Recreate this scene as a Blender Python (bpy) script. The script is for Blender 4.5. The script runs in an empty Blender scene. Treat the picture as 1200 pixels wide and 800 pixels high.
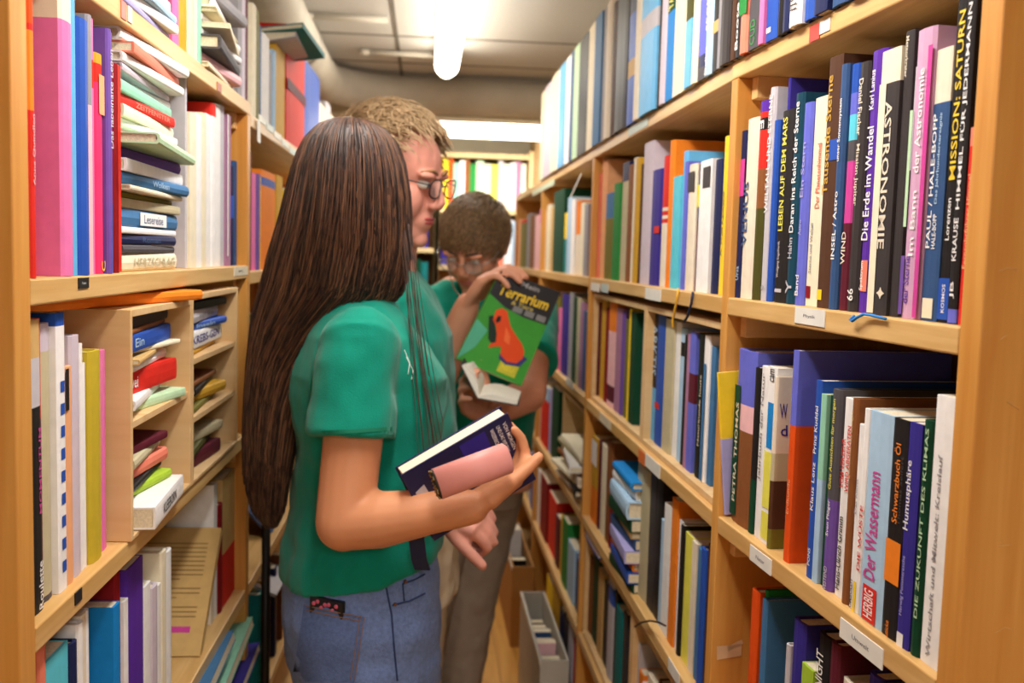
import bpy, bmesh, math, random
from mathutils import Vector, Matrix, noise
random.seed(7)
SC = bpy.context.scene
COL = SC.collection
R = math.radians

# ------------------------------------------------------------------ camera
F_PX, PITCH, ROLL, YAW, EYE = 1150.0, .087, .028, .09, 1.42
_F = Vector((math.sin(YAW)*math.cos(PITCH), math.cos(YAW)*math.cos(PITCH), -math.sin(PITCH)))
_R = Vector((math.cos(YAW), -math.sin(YAW), 0))
_U = _R.cross(_F)
_c, _s = math.cos(ROLL), math.sin(ROLL)
CAM = Vector((0, 0, EYE))
cd = bpy.data.cameras.new('camera'); cam = bpy.data.objects.new('camera', cd); COL.objects.link(cam)
cd.sensor_width = 36; cd.lens = 36*F_PX/1200; cd.clip_start = .05
xr = _R*_c + _U*_s          # image x axis
yu = _U*_c - _R*_s          # image up axis
cam.matrix_world = Matrix(((xr.x, yu.x, -_F.x, 0), (xr.y, yu.y, -_F.y, 0), (xr.z, yu.z, -_F.z, EYE), (0, 0, 0, 1)))
cd.dof.use_dof = True; cd.dof.focus_distance = 1.12; cd.dof.aperture_fstop = 5.6
SC.camera = cam
SC.view_settings.view_transform = 'Standard'; SC.view_settings.look = 'None'
SC.view_settings.gamma = 1; SC.view_settings.use_curve_mapping = False
SC.view_settings.exposure = 0.0
w = bpy.data.worlds.new('world'); SC.world = w; w.use_nodes = True
w.node_tree.nodes['Background'].inputs[0].default_value = (1, .9, .78, 1)
w.node_tree.nodes['Background'].inputs[1].default_value = .25

def area(name, loc, sx, sy, power, col, rot=(0, 0, 0)):
    l = bpy.data.lights.new(name, 'AREA'); l.shape = 'RECTANGLE'; l.size = sx; l.size_y = sy
    l.energy = power; l.color = col
    o = bpy.data.objects.new(name, l); COL.objects.link(o); o.location = loc; o.rotation_euler = rot
    return o
WARM = (.98, .98, .97)
# light of the aisle, near and cross ceiling tubes (the tubes themselves are built further down)
area('aisle_tube_light', (.06, 3.2, 2.04), .08, 1.2, 6, WARM)
area('near_tube_light', (.04, 1.15, 2.07), .10, 1.2, 12, WARM)
area('entrance_fill_light', (.42, -1.4, 2.09), .3, 1.2, 31, WARM)  # added fill from behind the camera, no tube is built for it
area('cross_tube_light', (.25, 5.05, 1.99), 1.2, .08, 14, WARM)

def ray(px, py):
    a, b = px-600, py-400
    x = _c*a + _s*b; y = -_s*a + _c*b
    return _F + _R*(x/F_PX) - _U*(y/F_PX)
def W(px, py, d):            # a point seen at a pixel, d metres deep
    return CAM + ray(px, py)*d

def PXY(p):
    v = Vector(p)-CAM; d = v.dot(_F); x = v.dot(_R)/d*F_PX; y = -v.dot(_U)/d*F_PX
    return 600+_c*x-_s*y, 400+_s*x+_c*y

# ------------------------------------------------------------------ materials
def lin(c):
    return tuple((v/255/12.92 if v/255 <= .04045 else ((v/255+.055)/1.055)**2.4) for v in c)
_m = {}
def mat(name, rgb, rough=.5, var=.06, scale=30, spec=.4, emit=0, bump=0, bscale=200, metal=0, sheen=0, trans=0, sss=0):
    key = name
    if key in _m: return _m[key]
    m = bpy.data.materials.new(name); m.use_nodes = True; nt = m.node_tree; N = nt.nodes; L = nt.links
    b = N['Principled BSDF']; c = lin(rgb)
    b.inputs['Roughness'].default_value = rough; b.inputs['Specular IOR Level'].default_value = spec
    b.inputs['Metallic'].default_value = metal
    if sheen: b.inputs['Sheen Weight'].default_value = sheen
    if trans: b.inputs['Alpha'].default_value = .12
    if sss:
        b.inputs['Subsurface Weight'].default_value = sss; b.inputs['Subsurface Radius'].default_value = (.01, .004, .002)
    tc = N.new('ShaderNodeTexCoord')
    if var:
        nz = N.new('ShaderNodeTexNoise'); nz.inputs['Scale'].default_value = scale; nz.inputs['Detail'].default_value = 3
        L.new(tc.outputs['Object'], nz.inputs['Vector'])
        rp = N.new('ShaderNodeValToRGB')
        rp.color_ramp.elements[0].position = .3; rp.color_ramp.elements[1].position = .7
        rp.color_ramp.elements[0].color = (*[max(0, v*(1-var)) for v in c], 1)
        rp.color_ramp.elements[1].color = (*[min(1, v*(1+var)) for v in c], 1)
        L.new(nz.outputs['Fac'], rp.inputs['Fac']); L.new(rp.outputs['Color'], b.inputs['Base Color'])
    else: b.inputs['Base Color'].default_value = (*c, 1)
    if emit:
        b.inputs['Emission Color'].default_value = (*c, 1); b.inputs['Emission Strength'].default_value = emit
    if bump:
        n2 = N.new('ShaderNodeTexNoise'); n2.inputs['Scale'].default_value = bscale; n2.inputs['Detail'].default_value = 4
        L.new(tc.outputs['Object'], n2.inputs['Vector'])
        bp = N.new('ShaderNodeBump'); bp.inputs['Strength'].default_value = bump; bp.inputs['Distance'].default_value = .004
        L.new(n2.outputs['Fac'], bp.inputs['Height']); L.new(bp.outputs['Normal'], b.inputs['Normal'])
    _m[key] = m; return m

def wood(name, c1, c2, axis=2, rough=.42, fine=1.0, planks=None):
    """pine: long streaks along one axis, a few knots"""
    if name in _m: return _m[name]
    m = bpy.data.materials.new(name); m.use_nodes = True; nt = m.node_tree; N = nt.nodes; L = nt.links
    b = N['Principled BSDF']; b.inputs['Roughness'].default_value = rough; b.inputs['Specular IOR Level'].default_value = .35
    tc = N.new('ShaderNodeTexCoord'); mp = N.new('ShaderNodeMapping')
    sc = [22*fine]*3; sc[axis] = 1.6
    mp.inputs['Scale'].default_value = sc; L.new(tc.outputs['Object'], mp.inputs['Vector'])
    n1 = N.new('ShaderNodeTexNoise'); n1.inputs['Scale'].default_value = 1.2; n1.inputs['Detail'].default_value = 5; n1.inputs['Distortion'].default_value = 1.2
    L.new(mp.outputs['Vector'], n1.inputs['Vector'])
    mp2 = N.new('ShaderNodeMapping'); s2 = [150*fine]*3; s2[axis] = 5
    mp2.inputs['Scale'].default_value = s2; L.new(tc.outputs['Object'], mp2.inputs['Vector'])
    n2 = N.new('ShaderNodeTexNoise'); n2.inputs['Scale'].default_value = 1; n2.inputs['Detail'].default_value = 2
    L.new(mp2.outputs['Vector'], n2.inputs['Vector'])
    ad = N.new('ShaderNodeMath'); ad.operation = 'MULTIPLY_ADD'; ad.inputs[1].default_value = .35
    L.new(n2.outputs['Fac'], ad.inputs[0]); L.new(n1.outputs['Fac'], ad.inputs[2])
    rp = N.new('ShaderNodeValToRGB'); rp.color_ramp.elements[0].position = .45; rp.color_ramp.elements[1].position = .85
    rp.color_ramp.elements[0].color = (*lin(c1), 1); rp.color_ramp.elements[1].color = (*lin(c2), 1)
    L.new(ad.outputs[0], rp.inputs['Fac'])
    out = rp.outputs['Color']
    if planks:
        bk = N.new('ShaderNodeTexBrick'); bk.inputs['Scale'].default_value = 1
        bk.inputs['Brick Width'].default_value = planks[0]; bk.inputs['Row Height'].default_value = planks[1]
        bk.inputs['Mortar Size'].default_value = .0012; bk.inputs['Mortar'].default_value = (.25, .25, .25, 1)
        bk.inputs['Color1'].default_value = (.8, .8, .8, 1); bk.inputs['Color2'].default_value = (1, 1, 1, 1)
        mr = N.new('ShaderNodeMapping'); mr.inputs['Rotation'].default_value = (0, 0, R(90))
        L.new(tc.outputs['Object'], mr.inputs['Vector']); L.new(mr.outputs['Vector'], bk.inputs['Vector'])
        mx = N.new('ShaderNodeMix'); mx.data_type = 'RGBA'; mx.blend_type = 'MULTIPLY'; mx.inputs['Factor'].default_value = .8
        L.new(out, mx.inputs['A']); L.new(bk.outputs['Color'], mx.inputs['B']); out = mx.outputs['Result']
    L.new(out, b.inputs['Base Color'])
    bp = N.new('ShaderNodeBump'); bp.inputs['Strength'].default_value = .12; bp.inputs['Distance'].default_value = .002
    L.new(n2.outputs['Fac'], bp.inputs['Height']); L.new(bp.outputs['Normal'], b.inputs['Normal'])
    _m[name] = m; return m

PAL = {
 'black': (38, 34, 34), 'charcoal': (62, 56, 56), 'dark grey': (84, 80, 84), 'grey': (150, 146, 150), 'pale grey': (196, 190, 196),
 'white': (242, 238, 236), 'cream': (232, 218, 196), 'ivory': (236, 224, 196), 'lilac grey': (206, 192, 204), 'khaki': (196, 184, 150),
 'tan': (206, 168, 108), 'ochre': (206, 158, 50), 'yellow': (244, 206, 50), 'lemon': (232, 224, 90), 'olive': (120, 112, 44), 'dark olive': (78, 76, 34),
 'mustard': (196, 172, 52), 'orange': (238, 132, 40), 'deep orange': (224, 82, 26), 'peach': (236, 170, 122), 'salmon': (232, 130, 106), 'red': (216, 48, 38), 'dark red': (136, 26, 32),
 'maroon': (96, 34, 48), 'brown': (136, 84, 48), 'dark brown': (84, 54, 38), 'pink': (228, 118, 172), 'pale pink': (238, 186, 190), 'hot pink': (236, 56, 108),
 'magenta': (204, 70, 150), 'mauve': (170, 120, 150), 'purple': (92, 48, 160), 'violet': (112, 80, 160), 'indigo': (58, 48, 140), 'periwinkle': (104, 108, 206),
 'lavender': (170, 164, 214), 'navy': (34, 40, 80), 'slate blue': (56, 84, 128), 'steel blue': (70, 118, 164), 'blue': (44, 84, 176), 'bright blue': (30, 132, 206),
 'sky blue': (104, 178, 226), 'pale blue': (172, 202, 228), 'cyan': (96, 200, 220), 'teal': (30, 120, 120), 'dark teal': (26, 66, 84), 'dark green': (24, 68, 46),
 'green': (44, 134, 62), 'lime': (168, 200, 60), 'mint': (150, 206, 178), 'pale green': (190, 220, 180), 'galaxy pink': (206, 160, 190), 'wood': (224, 170, 96)}
def bm_(c):
    g = .34 if c in ('black', 'navy', 'indigo', 'purple', 'blue', 'sky blue', 'charcoal') else .45
    return mat('book '+c, PAL[c], g+.15, .05, 60, .10)
M_PAGES = mat('paper pages', (226, 212, 184), .8, .12, 300, .1, bump=.3, bscale=600)
M_PAPER = mat('white paper', (238, 234, 226), .6, .03)
PINE = wood('pine upright', (202, 134, 56), (218, 158, 80), 2)
PINE_B = wood('pine board', (204, 156, 90), (226, 184, 122), 1)
PINE_X = wood('pine cleat', (222, 164, 98), (242, 198, 136), 0)
PLY = wood('pale plywood', (214, 172, 118), (228, 192, 142), 0, .5, .5)
BACK = wood('hardboard back', (136, 90, 46), (160, 108, 58), 2, .7)

# ------------------------------------------------------------------ objects
BASE = {}
def link(name, me, loc, parent=None):
    o = bpy.data.objects.new(name, me); COL.objects.link(o)
    if parent is not None:
        o.parent = parent; BASE[o.name] = BASE[parent.name]
    else:
        o.location = loc; BASE[o.name] = Vector(loc)
    return o
class MB:
    """collects geometry in world coordinates, links it as one mesh"""
    def __init__(s): s.v = []; s.f = []; s.mi = []; s.mats = []; s.sm = []
    def slot(s, m):
        if m not in s.mats: s.mats.append(m)
        return s.mats.index(m)
    def add(s, vs, fs, m, smooth=False):
        k = len(s.v); i = s.slot(m); s.v += [Vector(v) for v in vs]
        for f in fs: s.f.append([k+q for q in f]); s.mi.append(i); s.sm.append(smooth)
    def hexa(s, p, m):       # 8 corners: bottom loop 0-3, top loop 4-7
        s.add(p, [(3, 2, 1, 0), (4, 5, 6, 7), (0, 1, 5, 4), (1, 2, 6, 5), (2, 3, 7, 6), (3, 0, 4, 7)], m)
    def box(s, a, b, m):
        x0, y0, z0 = a; x1, y1, z1 = b
        s.hexa([(x0, y0, z0), (x1, y0, z0), (x1, y1, z0), (x0, y1, z0), (x0, y0, z1), (x1, y0, z1), (x1, y1, z1), (x0, y1, z1)], m)
    def obox(s, o, e1, e2, e3, m):   # oriented box from a corner
        o, e1, e2, e3 = map(Vector, (o, e1, e2, e3))
        s.hexa([o, o+e1, o+e1+e2, o+e2, o+e3, o+e1+e3, o+e1+e2+e3, o+e2+e3], m)
    def tube(s, pts, r, m, n=8, cap=True):
        pts = [Vector(p) for p in pts]; rr = r if isinstance(r, (list, tuple)) else [r]*len(pts)
        k0 = len(s.v); up = Vector((0, 0, 1)); vs = []; prev = None
        for i, p in enumerate(pts):
            t = (pts[min(i+1, len(pts)-1)] - pts[max(i-1, 0)]).normalized()
            if prev is None:
                a = t.cross(up if abs(t.z) < .9 else Vector((1, 0, 0))).normalized()
            else: a = (prev - t*prev.dot(t)).normalized()
            prev = a; b = t.cross(a)
            for j in range(n):
                q = 2*math.pi*j/n; vs.append(p + (a*math.cos(q)+b*math.sin(q))*rr[i])
        fs = [(i*n+j, i*n+(j+1) % n, (i+1)*n+(j+1) % n, (i+1)*n+j) for i in range(len(pts)-1) for j in range(n)]
        if cap: fs += [tuple(range(n-1, -1, -1)), tuple((len(pts)-1)*n+j for j in range(n))]
        s.add(vs, fs, m, True)
    def ell(s, c, rx, ry, rz, m, rot=None, n=16, k=10):
        c = Vector(c); vs = []; fs = []; rot = rot or Matrix.Identity(3)
        for i in range(k+1):
            ph = math.pi*i/k
            for j in range(n):
                q = 2*math.pi*j/n
                vs.append(c + rot @ Vector((rx*math.sin(ph)*math.cos(q), ry*math.sin(ph)*math.sin(q), rz*math.cos(ph))))
        for i in range(k):
            for j in range(n): fs.append((i*n+j, (i+1)*n+j, (i+1)*n+(j+1) % n, i*n+(j+1) % n))
        s.add(vs, fs, m, True)
    def build(s, name, parent=None, loc=None, bevel=0, remesh=0, smooth=0, merge=False, sub=0):
        me = bpy.data.meshes.new(name)
        if loc is None:
            if parent is not None: loc = BASE[parent.name]
            else:
                n = len(s.v); loc = Vector((sum(v.x for v in s.v)/n, sum(v.y for v in s.v)/n, min(v.z for v in s.v)))
        loc = Vector(loc)
        me.from_pydata([tuple(v-loc) for v in s.v], [], s.f); me.update()
        for m in s.mats: me.materials.append(m)
        me.polygons.foreach_set('material_index', s.mi); me.polygons.foreach_set('use_smooth', s.sm)
        o = link(name, me, loc, parent)
        if merge:
            b = bmesh.new(); b.from_mesh(me); bmesh.ops.remove_doubles(b, verts=b.verts, dist=.0002); b.to_mesh(me); b.free()
        if remesh or bevel or sub:
            if remesh:
                q = o.modifiers.new('r', 'REMESH'); q.mode = 'VOXEL'; q.voxel_size = remesh; q.use_smooth_shade = True
                if smooth:
                    q = o.modifiers.new('s', 'SMOOTH'); q.factor = .5; q.iterations = smooth
            if bevel:
                q = o.modifiers.new('b', 'BEVEL'); q.width = bevel; q.segments = 2; q.limit_method = 'ANGLE'
            if sub:
                q = o.modifiers.new('u', 'SUBSURF'); q.levels = sub; q.render_levels = sub
        return o
def thing(name, loc, label, cat, group=None):
    o = link(name, None, Vector(loc)); tag(o, label, cat, group); return o
USED = {}
def tag(o, label, cat, group=None, kind=None):
    if label: o['label'] = label; USED[label] = o
    if cat: o['category'] = cat
    if group: o['group'] = group
    if kind: o['kind'] = kind
    return o
def structure(o): o['kind'] = 'structure'; return o

_glyph = {}
def glyphs(text, bold=.012):
    if text in _glyph: return _glyph[text]
    c = bpy.data.curves.new('t', 'FONT'); c.body = text; c.resolution_u = 2; c.offset = bold
    o = bpy.data.objects.new('t', c); me = o.to_mesh()
    vs = [v.co.to_2d() for v in me.vertices]; fs = [tuple(p.vertices) for p in me.polygons]
    o.to_mesh_clear(); bpy.data.objects.remove(o); bpy.data.curves.remove(c)
    x0 = min(v.x for v in vs); x1 = max(v.x for v in vs); y0 = min(v.y for v in vs); y1 = max(v.y for v in vs)
    vs = [((v.x-x0)/(x1-x0), (v.y-y0)/(y1-y0)) for v in vs]
    _glyph[text] = (vs, fs, (x1-x0)/(y1-y0)); return _glyph[text]
def put_text(mb, text, o, ex, ey, m, bold=.012):
    """lettering filling the parallelogram o, o+ex, o+ey"""
    vs, fs, _ = glyphs(text, bold); o, ex, ey = Vector(o), Vector(ex), Vector(ey)
    mb.add([o+ex*a+ey*b for a, b in vs], fs, m)

# ------------------------------------------------------------------ shelf lines
class Unit:
    def __init__(s, A, B, side):
        s.A = Vector((*A, 0)); s.B = Vector((*B, 0)); s.t = (s.B-s.A).normalized(); s.L = (s.B-s.A).length
        s.n = Vector((s.t.y, -s.t.x, 0)) * (1 if side == 'right' else -1); s.side = side
    def hit(s, px, py, inset=0):
        o = s.A + s.n*inset; d = ray(px, py); k = (o-CAM).dot(s.n)/d.dot(s.n); p = CAM+d*k
        return (p-o).dot(s.t), p.z
    def P(s, u, d, z): return s.A + s.t*u + s.n*d + Vector((0, 0, z))
N_, J_, M_, L0_, L1_ = (.460, .807), (.427, 1.356), (.424, 2.505), (-.357, .928), (-.343, 1.939)
U1 = Unit(N_, J_, 'right'); U2 = Unit(J_, M_, 'right'); U3 = Unit(M_, (.420, 4.62), 'right')
V1 = Unit(L0_, L1_, 'left'); V2 = Unit(L1_, (-.315, 3.75), 'left')

# ------------------------------------------------------------------ the room
b = MB(); b.box((-1.7, -2.2, -.05), (1.7, 6.0, 0), wood('parquet floor', (206, 142, 58), (230, 172, 86), 1, .35, .6, (.5, .07))); structure(b.build('floor'))
CEIL = mat('ceiling panel', (210, 208, 206), .8, .04, 90, .1, bump=.25, bscale=120)
b = MB(); b.box((-1.7, -2.2, 2.2), (1.7, 6.0, 2.25), CEIL); structure(b.build('ceiling'))
WALLM = mat('whitewashed wall', (214, 206, 186), .85, .05, 12, .1, bump=.2)
for nm, a, c in (('wall_left', (-1.75, -2.2, 0), (-1.7, 6.0, 2.2)), ('wall_right', (1.7, -2.2, 0), (1.75, 6.0, 2.2)),
                 ('wall_far', (-1.7, 6.0, 0), (1.7, 6.05, 2.2)), ('wall_back', (-1.7, -2.25, 0), (1.7, -2.2, 2.2))):
    b = MB(); b.box(a, c, WALLM); structure(b.build(nm))
SEAM = mat('ceiling seam', (120, 114, 106), .8, 0)
k = 1
for x in (-.86, -.12, 1.2):
    b = MB(); b.box((x-.006, -2.2, 2.197), (x+.006, 4.6, 2.2), SEAM); structure(b.build('trim_%d' % k)); k += 1
for y in (.3, 1.6, 2.9, 3.65, 4.15):
    b = MB(); b.box((-1.7, y-.006, 2.197), (1.7, y+.006, 2.2), SEAM); structure(b.build('trim_%d' % k)); k += 1
b = MB(); b.box((-1.7, 4.68, 2.06), (1.7, 4.86, 2.2), mat('pale beam', (214, 204, 182), .8, .04)); structure(b.build('trim_%d' % k))

PIPE = mat('lagged pipe', (206, 200, 190), .55, .08, 8, .3, bump=.15, bscale=30)
p = thing('heating_pipe', (-.42, 3.5, 2.0), 'thick pale lagged pipe running under the ceiling above the left shelves and turning across', 'pipe')
pts = [(-.44, -.5, 2.11), (-.44, 3.9, 2.11)]
for i in range(1, 7):
    a = i*math.pi/12; pts.append((-.44+.35-.35*math.cos(a), 4.15+.35*math.sin(a)-.1, 2.11))
pts += [(1.65, 4.4, 2.11)]
b = MB(); b.tube(pts, .078, PIPE, 20); b.build('pipe_run', p)
for q in ((-.44, 2.2, 2.11), (-.44, 3.4, 2.11)):
    b = MB(); b.tube([(q[0], q[1]-.02, q[2]), (q[0], q[1]+.02, q[2])], .083, mat('pipe clamp', (170, 166, 160), .4, .03, metal=.6), 20); b.build('pipe_clamp', p)
# thin conduits on the ceiling
for x0, x1, y, lb in ((-.4, -.14, 3.35, 'thin white conduit on the ceiling, the nearer of two short ones'), (-.25, .03, 3.9, 'thin white conduit on the ceiling, the farther of two short ones')):
    b = MB(); b.tube([(x0, y, 2.185), (x1, y, 2.185)], .011, PIPE, 8); b.ell((x0, y, 2.185), .022, .022, .014, PIPE)
    tag(b.build('ceiling_conduit'), lb, 'conduit', 'ceiling conduits')

def tube_lamp(p0, p1, label, strength):
    p0, p1 = Vector(p0), Vector(p1); d = (p1-p0).normalized(); sd = d.cross(Vector((0, 0, 1)))
    t = thing('fluorescent_lamp', (p0+p1)/2, label, 'lamp', 'fluorescent ceiling lamps')
    W_ = mat('lamp housing', (232, 230, 224), .4, .02)
    b = MB(); b.obox(p0-sd*.035+Vector((0, 0, .035)), (p1-p0), sd*.07, (0, 0, 2.2-p0.z-.035), W_); b.build('housing', t, bevel=.004)
    g = mat('lamp diffuser', (255, 244, 222), .4, 0, emit=strength)
    n = 10; pts = [p0+(p1-p0)*(i/n) for i in range(n+1)]
    b = MB(); b.tube(pts, [.028]+[.045]*(n-1)+[.028], g, 16); b.build('diffuser', t)
    for e in (p0, p1):
        b = MB(); b.tube([e-d*.012, e+d*.012], .03, W_, 14); b.build('end_cap', t)
tube_lamp((.065, 2.68, 2.12), (.065, 3.86, 2.12), 'glowing fluorescent tube lamp above the aisle in front of the cross pipe', 12)
tube_lamp((.04, .55, 2.14), (.04, 1.75, 2.14), 'fluorescent tube lamp overhead at the aisle entrance', 5)
tube_lamp((-.35, 5.10, 2.06), (.72, 5.10, 2.06), 'fluorescent tube lamp across the aisle above the far bookcase', 9)

# ------------------------------------------------------------------ bookcases
def board_mb(U, u0, u1, z, dep=.30, th=.025, over=0.0, m=PINE_B):
    b = MB(); p = U.P(u0, -over, z-th); b.obox(p, U.t*(u1-u0), U.n*(dep+over), (0, 0, th), m); return b
def upright(U, u0, u1, z0, z1, dep=.31, m=PINE):
    b = MB(); b.obox(U.P(u0, 0, z0), U.t*(u1-u0), U.n*dep, (0, 0, z1-z0), m); return b
def bookcase(U, levels, label, posts, top, u0, u1, cleats=True):
    root = thing('bookcase', U.P((u0+u1)/2, .15, 0), label, 'bookcase', 'pine bookcases along the aisle')
    for a, c, zt in posts: upright(U, a, c, 0, zt).build('side_panel', root, bevel=.0015)
    for z in levels:
        if z == top: a, c = (min(posts[0][0], u0) if posts[0][2] <= top else u0), posts[-1][1]
        else: a, c = u0, u1
        board_mb(U, a, c, z).build('shelf_board', root, bevel=.002)
        if cleats and z < 1.69+.02:
            for q in (u0+.001, u1-.001-.02):
                b = MB(); b.obox(U.P(q, .02, z-.055), U.t*.02, U.n*.26, (0, 0, .0299), PINE_X); b.build('shelf_cleat', root, bevel=.001)
    b = MB(); b.obox(U.P(u0-.02, .312, .02), U.t*(u1-u0+.04), U.n*.006, (0, 0, top-.03), BACK); b.build('back_panel', root)
    return root
RL = [1.70, 1.37, 1.055, .747, .43, .12]
LL = [1.70, 1.387, 1.06, .745, .43, .12]
T = .0
bookcase(U1, RL, 'pine bookcase nearest on the right, with scratched orange end panel', [(-.03, 0, 1.699-.0245), (U1.L, U1.L+.024, 1.6745)], 1.70, 0.0005, U1.L-.0005)
bookcase(U2, RL, 'second pine bookcase on the right, between two uprights behind the tape-marked panel', [(U2.L, U2.L+.026, 1.6745)], 1.70, .0245, U2.L-.0005)
bookcase(U3, RL, 'farthest right pine bookcase, running to the end of the aisle', [(1.10, 1.125, 1.6745), (U3.L, U3.L+.03, 1.6745)], 1.70, .0265, U3.L-.0005, cleats=False)
bookcase(V1, LL, 'pine bookcase nearest on the left, with plain orange end panel', [(-.035, 0, 1.96), (V1.L, V1.L+.03, 1.6745)], 1.70, 0.0005, V1.L-.0005)
bookcase(V2, [1.68, 1.375, 1.06, .745, .43, .12], 'second pine bookcase on the left, mostly hidden by the long-haired woman', [(V2.L, V2.L+.03, 1.6545)], 1.68, .031, V2.L-.0005, cleats=False)

# ------------------------------------------------------------------ books
LAB = []
def num(i): return ['first', 'second', 'third', 'fourth', 'fifth', 'sixth', 'seventh', 'eighth', 'ninth', 'tenth', 'eleventh', 'twelfth', 'thirteenth', 'fourteenth',
    'fifteenth', 'sixteenth', 'seventeenth', 'eighteenth', 'nineteenth', 'twentieth', 'twenty-first', 'twenty-second', 'twenty-third', 'twenty-fourth',
    'twenty-fifth', 'twenty-sixth', 'twenty-seventh', 'twenty-eighth', 'twenty-ninth', 'thirtieth'][i]
def an(c): return ('an ' if c[0] in 'aeiou' else 'a ')+c
def book(o, eu, ed, ez, w, dep, h, col, bands=(), texts=(), hard=None, pages=True, name='book', cov=.0022, marks=(), page_m=None):
    """upright (or lying) book. o: spine corner; eu across the spine, ed into the shelf, ez along the spine; bands=[(z0,z1,colour)]"""
    eu, ed, ez = eu.normalized(), ed.normalized(), ez.normalized()
    if hard is None: hard = random.random() < .45
    ov = .003 if hard else 0.0004
    th = min(cov if not hard else .003, w*.16); rb = min(.004 if hard else .0012, w*.25)
    def P(u, d, z): return o+eu*u+ed*d+ez*z
    prof = [(w, dep), (w, rb), (w*.86, rb*.35), (w*.5, 0), (w*.14, rb*.35), (0, rb), (0, dep)]
    inn = [(w-th, dep), (w-th, rb+th*1.2), (w*.8, rb*.5+th*1.4), (w*.5, th*1.5), (w*.2, rb*.5+th*1.4), (th, rb+th*1.2), (th, dep)]
    cuts = {0.0, h}
    for z0, z1, _ in bands:
        cuts |= {max(0, min(h, z0)), max(0, min(h, z1))}
    cuts = sorted(cuts); mb = MB(); k = len(prof)
    for a, c in zip(cuts[:-1], cuts[1:]):
        if c-a < 1e-5: continue
        cc = col
        for z0, z1, q in bands:
            if z0 <= (a+c)/2 <= z1: cc = q
        m = bm_(cc)
        vs = [P(*p, a) for p in prof]+[P(*p, c) for p in prof]+[P(*p, a) for p in inn]+[P(*p, c) for p in inn]
        fs = []
        for i in range(k-1):
            fs.append((i, i+1, k+i+1, k+i)); fs.append((2*k+i+1, 2*k+i, 3*k+i, 3*k+i+1))
            if a == cuts[0]: fs.append((i+1, i, 2*k+i, 2*k+i+1))
            if c == cuts[-1]: fs.append((k+i, k+i+1, 3*k+i+1, 3*k+i))
        fs += [(0, k, 3*k, 2*k), (k-1, 2*k-1+0, 4*k-1, 3*k-1)]
        mb.add(vs, fs, m)
    for (s, tc, z0, z1, way, uc, ht, lu) in texts:      # lu = direction of the letters' top for text running up
        up = lu if way == 'up' else -lu
        ll = abs(z1-z0); hw = ht*w
        c0 = P(uc*w, -.0005, z0 if way == 'up' else z1)
        d = ez if way == 'up' else -ez
        put_text(mb, s, c0-up*hw/2, d*ll, up*hw, mat('lettering '+tc, PAL[tc], .5, 0))
    for (mc, u0, u1, z0, z1) in marks:
        mb.add([P(u0*w, -.0004, z0), P(u1*w, -.0004, z0), P(u1*w, -.0004, z1), P(u0*w, -.0004, z1)], [(0, 1, 2, 3)], bm_(mc))
    root = mb.build(name, None, loc=P(w/2, dep/2, 0))
    if pages:
        pb = MB(); g = ov
        pb.obox(P(th*1.02, rb*.5+th*1.6, g), eu*(w-2.04*th), ed*(dep-rb*.5-th*1.6-g), ez*(h-2*g), page_m or M_PAGES)
        pb.build('page_block', root)
    return root

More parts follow.
